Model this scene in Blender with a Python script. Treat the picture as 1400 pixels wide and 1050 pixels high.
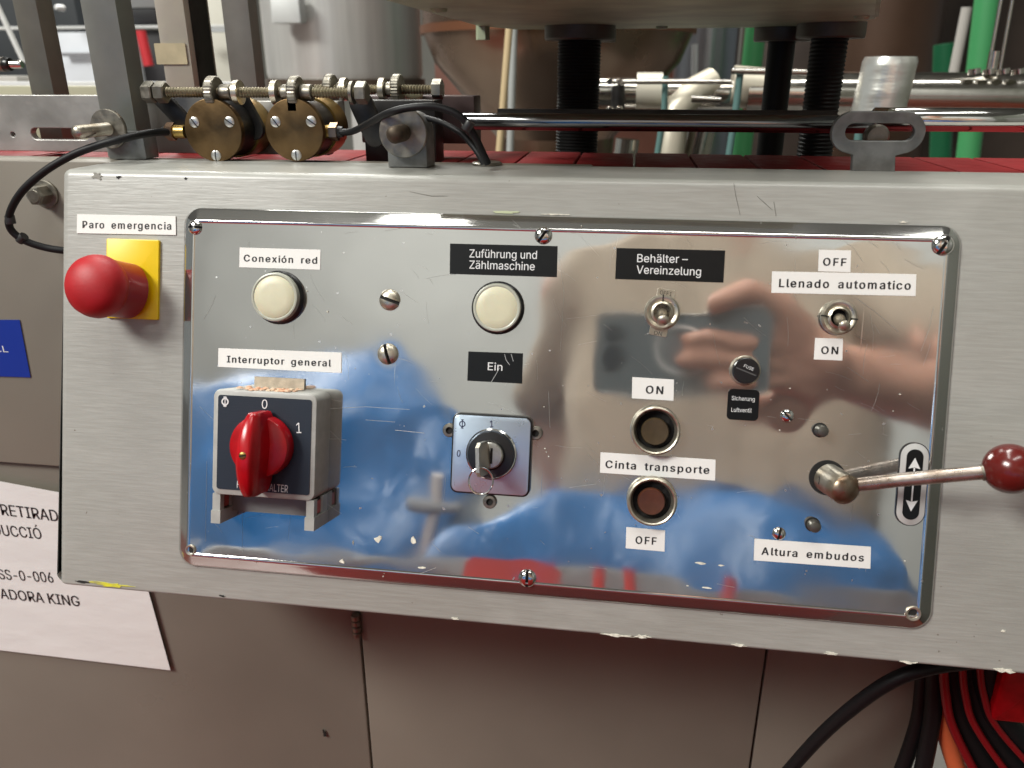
import bpy, bmesh, math, random
from mathutils import Vector, Matrix, noise
random.seed(7)
PI = math.pi
S = bpy.context.scene
for o in list(bpy.data.objects): bpy.data.objects.remove(o)
COL = S.collection

# ---------------------------------------------------------------- camera
# world: X along the machine, Y into the machine, Z up, metres. The instrument plate leans back 17.9 degrees.
TILT = math.radians(17.8626)
UP = Vector((0, math.sin(TILT), math.cos(TILT)))
OUT = Vector((0, -math.cos(TILT), math.sin(TILT)))
ORG = Vector((0, 0, 1.1))
F_PX, CX, CY, DCAM = 1085.0, 700.0, 525.0, 0.35
R = Matrix(((0.9898015274591883, 0.051637562688561935, -0.13276482350021254),
            (0.14245265448267738, -0.36154546089222533, 0.9214076844367357),
            (-0.00042127223583464954, -0.9309234349976442, -0.36521415731306217)))   # image axes -> world
CAM = ORG + OUT * DCAM
cd = bpy.data.cameras.new('camera'); cam = bpy.data.objects.new('camera', cd); COL.objects.link(cam); S.camera = cam
M3 = Matrix((R.col[0], -R.col[1], -R.col[2])).transposed()
cam.matrix_world = Matrix.Translation(CAM) @ M3.to_4x4()
cd.sensor_width = 36; cd.lens = 36 * F_PX / 1400; cd.clip_start = 0.001; cd.clip_end = 100
cd.dof.use_dof = True; cd.dof.focus_distance = 0.385; cd.dof.aperture_fstop = cd.lens / 2.1

# ---------------------------------------------------------------- world + lamps + exposure
W = bpy.data.worlds.new("World"); S.world = W; W.use_nodes = True
W.node_tree.nodes['Background'].inputs[0].default_value = (.73, .79, .77, 1)
W.node_tree.nodes['Background'].inputs[1].default_value = 0.27
def area(name, loc, target, sx, sy, power, col=(1, .995, .94)):
    l = bpy.data.lights.new(name, 'AREA'); l.shape = 'RECTANGLE'; l.size = sx; l.size_y = sy; l.energy = power; l.color = col
    o = bpy.data.objects.new(name, l); COL.objects.link(o); o.location = loc
    o.rotation_euler = (Vector(target) - Vector(loc)).to_track_quat('-Z', 'Y').to_euler(); return o
area('ceiling_and_fill_light', (-2.9, -2.5, 4.2), (-.2, 0, 1.1), 1.8, 1.1, 255)
area('ceiling_and_fill_light', (-.6, .5, 4.2), (-.1, .3, 1.1), 2.6, .35, 42)
area('ceiling_and_fill_light', (.6, -.9, 4.4), (.1, 0, 1.1), 2.2, .3, 34)
area('ceiling_and_fill_light', (-.8, 1.6, 4.6), (0, -1.2, 1.1), 2.6, .5, 78)  # added fill, brightens the person and goods mirrored in the plate
area('ceiling_and_fill_light', (0, -4, 4.6), (0, -6, 2.4), 8, .6, 200)  # added fill for the wall behind the camera
area('ceiling_and_fill_light', (-1.5, 4.0, 4.2), (-.6, 3.0, 1.1), 3, .6, 300)  # added fill that brightens the background machines
S.view_settings.view_transform = 'Standard'; S.view_settings.look = 'None'
S.view_settings.exposure = 0; S.view_settings.gamma = 1; S.view_settings.use_curve_mapping = False
S.render.engine = 'CYCLES'
S.cycles.use_denoising = True
S.cycles.max_bounces = 10; S.cycles.glossy_bounces = 6; S.cycles.caustics_reflective = False; S.cycles.caustics_refractive = False
S.cycles.sample_clamp_indirect = 4

# ---------------------------------------------------------------- measuring: photograph point -> point on a real plane
def ray(px, py): return R @ Vector(((px - CX) / F_PX, (py - CY) / F_PX, 1))
def onY(px, py, y):
    r = ray(px, py); return CAM + r * ((y - CAM.y) / r.y)
def onZ(px, py, z):
    r = ray(px, py); return CAM + r * ((z - CAM.z) / r.z)
PM = Matrix((Vector((1, 0, 0)), UP, OUT)).transposed().to_4x4(); PM.translation = ORG     # plate frame: x right, y up the slope, z out
PMI = PM.inverted()
def pl(px, py, h=0.004):                      # in plate frame
    r = ray(px, py); p = CAM + r * ((DCAM - h) / (-(r @ OUT))); return PMI @ p
def refl(px, py, H):                          # plate frame point at height H whose mirror image stands at px, py
    p = pl(px, py, -H); return Vector((p.x, p.y, H))
YM = Matrix.Rotation(PI / 2, 4, 'X')          # upright frame: local x right, y up (world Z), z towards viewer (-Y)
def yframe(p): m = YM.copy(); m.translation = p; return m
def pframe(p, ang=0): return PM @ Matrix.Translation(p) @ Matrix.Rotation(ang, 4, 'Z')

# ---------------------------------------------------------------- materials
MATS = {}
def mat(name, col, rough=.5, metal=0, var=0, vs=60, bump=0, bs=200, st=(1, 1, 1), rv=0, col2=None, spec=.5, coat=0, emit=0, trans=0, bdist=.0003, subs=0):
    if name in MATS: return MATS[name]
    m = bpy.data.materials.new(name); MATS[name] = m; m.use_nodes = True
    nt = m.node_tree; N = nt.nodes; L = nt.links; b = N['Principled BSDF']
    b.inputs['Base Color'].default_value = (*col, 1); b.inputs['Roughness'].default_value = rough; b.inputs['Metallic'].default_value = metal
    b.inputs['Specular IOR Level'].default_value = spec; b.inputs['Coat Weight'].default_value = coat; b.inputs['Coat Roughness'].default_value = .08
    b.inputs['Transmission Weight'].default_value = trans
    if subs: b.inputs['Subsurface Weight'].default_value = subs; b.inputs['Subsurface Radius'].default_value = (.004, .002, .001)
    if emit: b.inputs['Emission Color'].default_value = (*col, 1); b.inputs['Emission Strength'].default_value = emit
    tc = N.new('ShaderNodeTexCoord'); mp = N.new('ShaderNodeMapping'); L.new(tc.outputs['Object'], mp.inputs[0]); mp.inputs['Scale'].default_value = st
    def nz(s, d=4):
        n = N.new('ShaderNodeTexNoise'); n.inputs['Scale'].default_value = s; n.inputs['Detail'].default_value = d; L.new(mp.outputs[0], n.inputs[0]); return n
    if var or col2:
        n = nz(vs); cr = N.new('ShaderNodeValToRGB'); L.new(n.outputs[0], cr.inputs[0])
        c2 = col2 or tuple(c * (1 - var) for c in col)
        cr.color_ramp.elements[0].position = .35; cr.color_ramp.elements[1].position = .65
        cr.color_ramp.elements[0].color = (*c2, 1); cr.color_ramp.elements[1].color = (*[min(1, c * (1 + var * .4)) for c in col], 1)
        L.new(cr.outputs[0], b.inputs['Base Color'])
    if rv:
        n = nz(vs * 2.3); mr = N.new('ShaderNodeMapRange'); L.new(n.outputs[0], mr.inputs[0]); mr.inputs[1].default_value = .3; mr.inputs[2].default_value = .7
        mr.inputs[3].default_value = max(.02, rough - rv); mr.inputs[4].default_value = rough + rv; L.new(mr.outputs[0], b.inputs['Roughness'])
    if bump:
        n = nz(bs, 5); bp = N.new('ShaderNodeBump'); bp.inputs['Strength'].default_value = bump; bp.inputs['Distance'].default_value = bdist
        L.new(n.outputs[0], bp.inputs['Height']); L.new(bp.outputs[0], b.inputs['Normal'])
    return m
def mix_rgb(nt, fac, a, b_):
    x = nt.nodes.new('ShaderNodeMix'); x.data_type = 'RGBA'
    nt.links.new(fac, x.inputs[0])
    for i, v in ((6, a), (7, b_)):
        if isinstance(v, tuple): x.inputs[i].default_value = (*v, 1)
        else: nt.links.new(v, x.inputs[i])
    return x.outputs[2]
def housing_paint():
    m = mat('grey_brushed_enamel', (.36, .345, .31), .42, coat=.35)
    m.node_tree.nodes['Principled BSDF'].inputs['Coat Roughness'].default_value = .22
    nt = m.node_tree; N = nt.nodes; L = nt.links; b = N['Principled BSDF']; tc = N['Texture Coordinate']
    def noisy(scale, st, d=4):
        mp = N.new('ShaderNodeMapping'); mp.inputs['Scale'].default_value = st; L.new(tc.outputs['Object'], mp.inputs[0])
        n = N.new('ShaderNodeTexNoise'); n.inputs['Scale'].default_value = scale; n.inputs['Detail'].default_value = d; L.new(mp.outputs[0], n.inputs[0]); return n.outputs[0]
    def ramp(src, p0, p1, c0=(0, 0, 0), c1=(1, 1, 1)):
        r = N.new('ShaderNodeValToRGB'); L.new(src, r.inputs[0]); e = r.color_ramp.elements
        e[0].position = p0; e[1].position = p1; e[0].color = (*c0, 1); e[1].color = (*c1, 1); return r.outputs[0]
    streak = noisy(900, (.07, 1, .9), 3); big = noisy(14, (1, 1, 1)); speck = noisy(420, (1, 1, 1), 2); spk2 = noisy(90, (1, 1.5, 1), 2)
    base = ramp(big, .3, .7, (.315, .312, .285), (.355, .352, .325))
    base = mix_rgb(nt, ramp(streak, .40, .85), base, (.39, .388, .36))
    base = mix_rgb(nt, ramp(noisy(5, (1, 1, 1), 5), .45, .8), base, (.27, .265, .235))
    base = mix_rgb(nt, ramp(noisy(38, (.5, 1, 1), 5), .58, .80), base, (.42, .415, .385))
    base = mix_rgb(nt, ramp(speck, .76, .80), base, (.17, .15, .12))
    base = mix_rgb(nt, ramp(spk2, .79, .80), base, (.2, .19, .15))
    L.new(base, b.inputs['Base Color'])
    rr = N.new('ShaderNodeMapRange'); L.new(streak, rr.inputs[0]); rr.inputs[3].default_value = .3; rr.inputs[4].default_value = .5; L.new(rr.outputs[0], b.inputs['Roughness'])
    bp = N.new('ShaderNodeBump'); bp.inputs['Strength'].default_value = .55; bp.inputs['Distance'].default_value = .0002; L.new(streak, bp.inputs['Height'])
    bp2 = N.new('ShaderNodeBump'); bp2.inputs['Strength'].default_value = .35; bp2.inputs['Distance'].default_value = .0004; L.new(noisy(110, (1, 1, 1)), bp2.inputs['Height'])
    L.new(bp.outputs[0], bp2.inputs['Normal']); L.new(bp2.outputs[0], b.inputs['Normal'])
    return m
def mirror_steel():
    m = mat('polished_stainless', (.62, .615, .60), .07, .94)
    nt = m.node_tree; N = nt.nodes; L = nt.links; b = N['Principled BSDF']; tc = N['Texture Coordinate']
    def noisy(scale, st, d=4, rot=0):
        mp = N.new('ShaderNodeMapping'); mp.inputs['Scale'].default_value = st; mp.inputs['Rotation'].default_value = (0, 0, rot); L.new(tc.outputs['Object'], mp.inputs[0])
        n = N.new('ShaderNodeTexNoise'); n.inputs['Scale'].default_value = scale; n.inputs['Detail'].default_value = d; L.new(mp.outputs[0], n.inputs[0]); return n.outputs[0]
    def mrange(src, a, b_, c, d):
        r = N.new('ShaderNodeMapRange'); L.new(src, r.inputs[0])
        for i, v in enumerate((a, b_, c, d)): r.inputs[i + 1].default_value = v
        return r.outputs[0]
    smear = noisy(22, (1, 1, 1), 6); scr = noisy(60, (.25, 9, 1), 3, .9); scr2 = noisy(60, (9, .22, 1), 3, .25); spec = noisy(330, (1, 1, 1), 2)
    a = mrange(smear, .38, .72, .04, .115)
    s1 = mrange(scr, .74, .80, 0, .2); s2 = mrange(scr2, .75, .80, 0, .2); s3 = mrange(spec, .74, .76, 0, .35)
    def add(p, q):
        x = N.new('ShaderNodeMath'); x.operation = 'ADD'; L.new(p, x.inputs[0]); L.new(q, x.inputs[1]); return x.outputs[0]
    L.new(add(add(a, s1), add(s2, s3)), b.inputs['Roughness'])
    bp = N.new('ShaderNodeBump'); bp.inputs['Strength'].default_value = 1; bp.inputs['Distance'].default_value = .0005; L.new(noisy(9, (1, 1.4, 1), 1), bp.inputs['Height'])
    bp2 = N.new('ShaderNodeBump'); bp2.inputs['Strength'].default_value = .10; bp2.inputs['Distance'].default_value = .0003; L.new(add(s1, s2), bp2.inputs['Height'])
    L.new(bp.outputs[0], bp2.inputs['Normal']); L.new(bp2.outputs[0], b.inputs['Normal'])
    return m
M_HOUS = housing_paint(); M_PLATE = mirror_steel()
M_CHROME = mat('bright_chrome', (.75, .74, .72), .1, 1, rv=.05)
M_NICKEL = mat('worn_nickel', (.60, .55, .45), .34, .9, var=.18, vs=200, bump=.15, bs=600, rv=.08)
M_ZINC = mat('zinc_plated_steel', (.27, .25, .21), .42, .85, var=.3, vs=160, bump=.3, bs=500, rv=.12)
M_GALV = mat('grey_cast_bracket', (.24, .245, .24), .45, .5, var=.35, vs=90, bump=.5, bs=250, rv=.12)
M_BRASS = mat('tarnished_brass', (.155, .095, .042), .36, .85, var=.35, vs=60, bump=.15, bs=600, rv=.08)
M_BRASSY = mat('yellow_brass', (.42, .28, .09), .35, 1, var=.3, vs=90)
M_BLACK = mat('black_rubber', (.007, .007, .008), .5, spec=.3, bump=.2, bs=300)
M_DARKM = mat('dark_oiled_steel', (.035, .033, .032), .38, .6, var=.4, vs=70, bump=.3, bs=300)
M_THREAD = mat('blackened_thread_steel', (.005, .005, .005), .5, .0, spec=.25)
M_ROD = mat('rod_dark_reflections', (.22, .22, .23), .16, 1, rv=.05)  # dark reflections of the steel rod put into its base colour
M_BLKPL = mat('black_plastic', (.01, .01, .011), .3)
M_WHITE = mat('white_label_tape', (.82, .81, .78), .42)
M_INK = mat('black_print', (.012, .012, .014), .45)
M_BLKLAB = mat('black_label_tape', (.006, .007, .008), .3, spec=.3)
M_WPRINT = mat('white_print', (.75, .76, .76), .5)
M_YEL = mat('yellow_enamel', (.86, .60, .0), .38, var=.04, vs=80)
M_RED = mat('red_matt_plastic', (.40, .006, .011), .5, var=.12, vs=120, bump=.15, bs=700)
M_REDG = mat('red_glossy_plastic', (.40, .003, .008), .25, var=.3, vs=90)
M_CREAM = mat('cream_lens', (.64, .615, .45), .4, var=.04, vs=150, subs=.3)
M_LRING = mat('milky_bezel', (.42, .43, .36), .25)
M_GPLAS = mat('grey_plastic', (.40, .40, .375), .42, var=.10, vs=200, bump=.15, bs=800)
M_ANTH = mat('anthracite_face', (.018, .025, .038), .45, spec=.3, bump=.3, bs=60, st=(.05, 40, 1), bdist=.0002)
M_SATIN = mat('satin_aluminium', (.50, .60, .72), .3, .7, rv=.05)
M_CABI = mat('beige_cabinet_paint', (.225, .203, .168), .33, var=.14, vs=5, bump=.12, bs=400, rv=.06)
M_PAPER = mat('white_paper', (.84, .83, .81), .6, var=.03, vs=12, bump=.3, bs=24, st=(1, 2.4, 1), bdist=.002)
M_BLUE = mat('blue_sticker', (.006, .035, .30), .35)
M_BELT = mat('red_belt_plastic', (.25, .016, .018), .6, spec=.25, var=.15, vs=40, bump=.2, bs=300, rv=.1)
M_POST = mat('satin_steel_bar', (.235, .245, .225), .42, .3, var=.15, vs=30, bump=.2, bs=300, st=(1, 1, .2), rv=.08)
M_RAIL = mat('scuffed_aluminium_rail', (.40, .39, .37), .42, .5, var=.28, vs=35, bump=.4, bs=180, rv=.12)
M_STEEL = mat('brushed_tank_steel', (.74, .73, .70), .36, .45, var=.12, vs=8, st=(6, 6, .3), rv=.08)
M_PIPE = mat('stainless_pipe', (.70, .67, .62), .16, 1, rv=.05)
M_GREEN = mat('green_pipe_paint', (.06, .30, .11), .4)
M_DGREEN = mat('dark_green_plastic', (.01, .12, .05), .4)
M_OLIVE = mat('grey_green_cast_plate', (.37, .42, .28), .5, .3, var=.35, vs=30, bump=.5, bs=120)
M_PURP = mat('anodised_brown_plate', (.085, .06, .06), .4, .3, var=.2, vs=40)
M_TEAL = mat('teal_strap', (.10, .20, .19), .5)
M_SKIN = mat('skin', (.70, .38, .28), .5, var=.15, vs=40, subs=.25, bump=.3, bs=350)
M_FILM = mat('blue_stretch_film', (.026, .175, .47), .27, var=.25, vs=5, bump=.8, bs=10, bdist=.03, st=(1, 1, .6))
M_REDP = mat('red_painted_steel', (.50, .035, .03), .35, var=.15, vs=20)
M_ORANGE = mat('orange_plastic', (.72, .16, .06), .4)
M_REDC = mat('red_cable_sheath', (.22, .004, .008), .4)
M_SHADE_DIRT = mat('dark_recess', (.01, .009, .008), .8)  # near-black: shade of slots, wells and holes as colour, also dark specks

# ---------------------------------------------------------------- mesh helpers
class MB:
    def __init__(s): s.v = []; s.f = []; s.mi = []; s.T = Matrix()
    def add(s, vs, fs, mi=0, T=None):
        T = s.T if T is None else s.T @ T
        n = len(s.v); s.v += [T @ Vector(v) for v in vs]; s.f += [[i + n for i in f] for f in fs]; s.mi += [mi] * len(fs); return s
    def box(s, x0, x1, y0, y1, z0, z1, mi=0, T=None):
        v = [(x, y, z) for z in (z0, z1) for y in (y0, y1) for x in (x0, x1)]
        return s.add(v, [(0, 2, 3, 1), (4, 5, 7, 6), (0, 1, 5, 4), (2, 6, 7, 3), (0, 4, 6, 2), (1, 3, 7, 5)], mi, T)
    def lathe(s, prof, n=32, mi=0, T=None, cap0=True, cap1=True, a0=0, hexa=False):
        """profile of (radius, z) turned round local z"""
        vs = []; fs = []
        for r, z in prof:
            for k in range(n):
                a = a0 + 2 * PI * k / n; vs.append((r * math.cos(a), r * math.sin(a), z))
        for i in range(len(prof) - 1):
            for k in range(n):
                k2 = (k + 1) % n; fs.append((i * n + k, i * n + k2, (i + 1) * n + k2, (i + 1) * n + k))
        if cap0: fs.append(tuple(range(n))[::-1])
        if cap1: fs.append(tuple((len(prof) - 1) * n + k for k in range(n)))
        return s.add(vs, fs, mi, T)
    def tube(s, pts, r, n=10, mi=0, flat=1, cap=True):
        pts = [Vector(p) for p in pts]; vs = []; fs = []; rr = r if isinstance(r, (list, tuple)) else [r] * len(pts)
        d0 = (pts[1] - pts[0]).normalized(); ref = Vector((0, 0, 1)) if abs(d0.z) < .9 else Vector((1, 0, 0))
        side = d0.cross(ref).normalized()
        for i, p in enumerate(pts):
            d = (pts[min(i + 1, len(pts) - 1)] - pts[max(i - 1, 0)]).normalized()
            side = (side - d * side.dot(d)).normalized(); up = side.cross(d)
            for k in range(n):
                a = 2 * PI * k / n; vs.append(p + side * math.cos(a) * rr[i] + up * math.sin(a) * rr[i] * flat)
        m = len(pts)
        for i in range(m - 1):
            for k in range(n):
                k2 = (k + 1) % n; fs.append((i * n + k, i * n + k2, (i + 1) * n + k2, (i + 1) * n + k))
        if cap: fs.append(tuple(range(n))[::-1]); fs.append(tuple((m - 1) * n + k for k in range(n)))
        return s.add(vs, fs, mi)
    def prism(s, outline, z0, z1, mi=0, T=None, bev=0):
        """closed outline (ccw) pulled from z0 to z1, with an optional chamfer at the top edge"""
        n = len(outline); c = Vector((sum(p[0] for p in outline) / n, sum(p[1] for p in outline) / n, 0))
        rings = [(z0, 0), (z1 - bev, 0)]
        if bev: rings += [(z1 - bev * .3, bev * .3), (z1, bev)]
        vs = []
        for z, ins in rings:
            for i, p in enumerate(outline):
                q = Vector((p[0], p[1], 0))
                if ins:
                    a = Vector((*outline[i - 1][:2], 0)); b = Vector((*outline[(i + 1) % n][:2], 0))
                    t = (b - a).normalized(); q = q + Vector((-t.y, t.x, 0)) * ins
                vs.append((q.x, q.y, z))
        fs = [tuple(range(n))[::-1]]; m = len(rings)
        for i in range(m - 1):
            for k in range(n):
                k2 = (k + 1) % n; fs.append((i * n + k, i * n + k2, (i + 1) * n + k2, (i + 1) * n + k))
        fs.append(tuple((m - 1) * n + k for k in range(n)))
        return s.add(vs, fs, mi, T)
    def build(s, name, m, parent=None, smooth=35, local=None):
        me = bpy.data.meshes.new(name); me.from_pydata([tuple(v) for v in s.v], [], s.f)
        for x in (m if isinstance(m, (list, tuple)) else [m]): me.materials.append(x)
        for p, i in zip(me.polygons, s.mi): p.material_index = i
        me.update()
        bm = bmesh.new(); bm.from_mesh(me); bmesh.ops.recalc_face_normals(bm, faces=bm.faces); bm.to_mesh(me); bm.free()
        return link(name, me, parent, smooth, local)
def link(name, me, parent=None, smooth=35, local=None):
    if smooth:
        for p in me.polygons: p.use_smooth = True
        me.set_sharp_from_angle(angle=math.radians(smooth))
    o = bpy.data.objects.new(name, me); COL.objects.link(o)
    if parent is not None: o.parent = parent
    if local is not None: o.matrix_local = local
    return o
def tag(o, label, cat, group=None, kind=None):
    if label: o['label'] = label
    if cat: o['category'] = cat
    if group: o['group'] = group
    if kind: o['kind'] = kind
    return o
def thing(name, label, cat, m=Matrix(), group=None):
    o = bpy.data.objects.new(name, None); COL.objects.link(o); o.empty_display_size = .01; o.matrix_world = m; return tag(o, label, cat, group)
def solo(mb, name, m, label, cat, mw=Matrix(), group=None, smooth=35):
    o = mb.build(name, m, None, smooth); o.matrix_world = mw; return tag(o, label, cat, group)
def copy_thing(o, mw, label):
    c = o.copy(); COL.objects.link(c); c.matrix_world = mw; c['label'] = label
    for ch in list(o.children):
        d = ch.copy(); COL.objects.link(d); d.parent = c; d.matrix_local = ch.matrix_local.copy()
        for g in ch.children:
            e = g.copy(); COL.objects.link(e); e.parent = d; e.matrix_local = g.matrix_local.copy()
    return c
def rrect(x0, x1, y0, y1, r, n=6):
    out = []
    for cx, cy, a in ((x1 - r, y0 + r, -PI / 2), (x1 - r, y1 - r, 0), (x0 + r, y1 - r, PI / 2), (x0 + r, y0 + r, PI)):
        for k in range(n + 1):
            t = a + PI / 2 * k / n; out.append((cx + r * math.cos(t), cy + r * math.sin(t)))
    return out
def curve_plate(name, outer, holes, thick, bev, m, parent=None, local=None):
    """flat plate with real holes: outlines filled and pulled to a thickness, z from 0 to thick"""
    cu = bpy.data.curves.new(name, 'CURVE'); cu.dimensions = '2D'; cu.fill_mode = 'BOTH'; cu.extrude = max(thick / 2 - bev, 1e-5); cu.bevel_depth = bev; cu.bevel_resolution = 2
    for loop in [outer] + holes:
        sp = cu.splines.new('POLY'); sp.points.add(len(loop) - 1); sp.use_cyclic_u = True
        for p, q in zip(sp.points, loop): p.co = (q[0], q[1], 0, 1)
    o = bpy.data.objects.new(name, cu); COL.objects.link(o)
    dg = bpy.context.evaluated_depsgraph_get(); me = bpy.data.meshes.new_from_object(o.evaluated_get(dg)); bpy.data.objects.remove(o)
    for v in me.vertices: v.co.z += thick / 2
    me.materials.clear(); me.materials.append(m); me.name = name
    return link(name, me, parent, 35, local)
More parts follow.
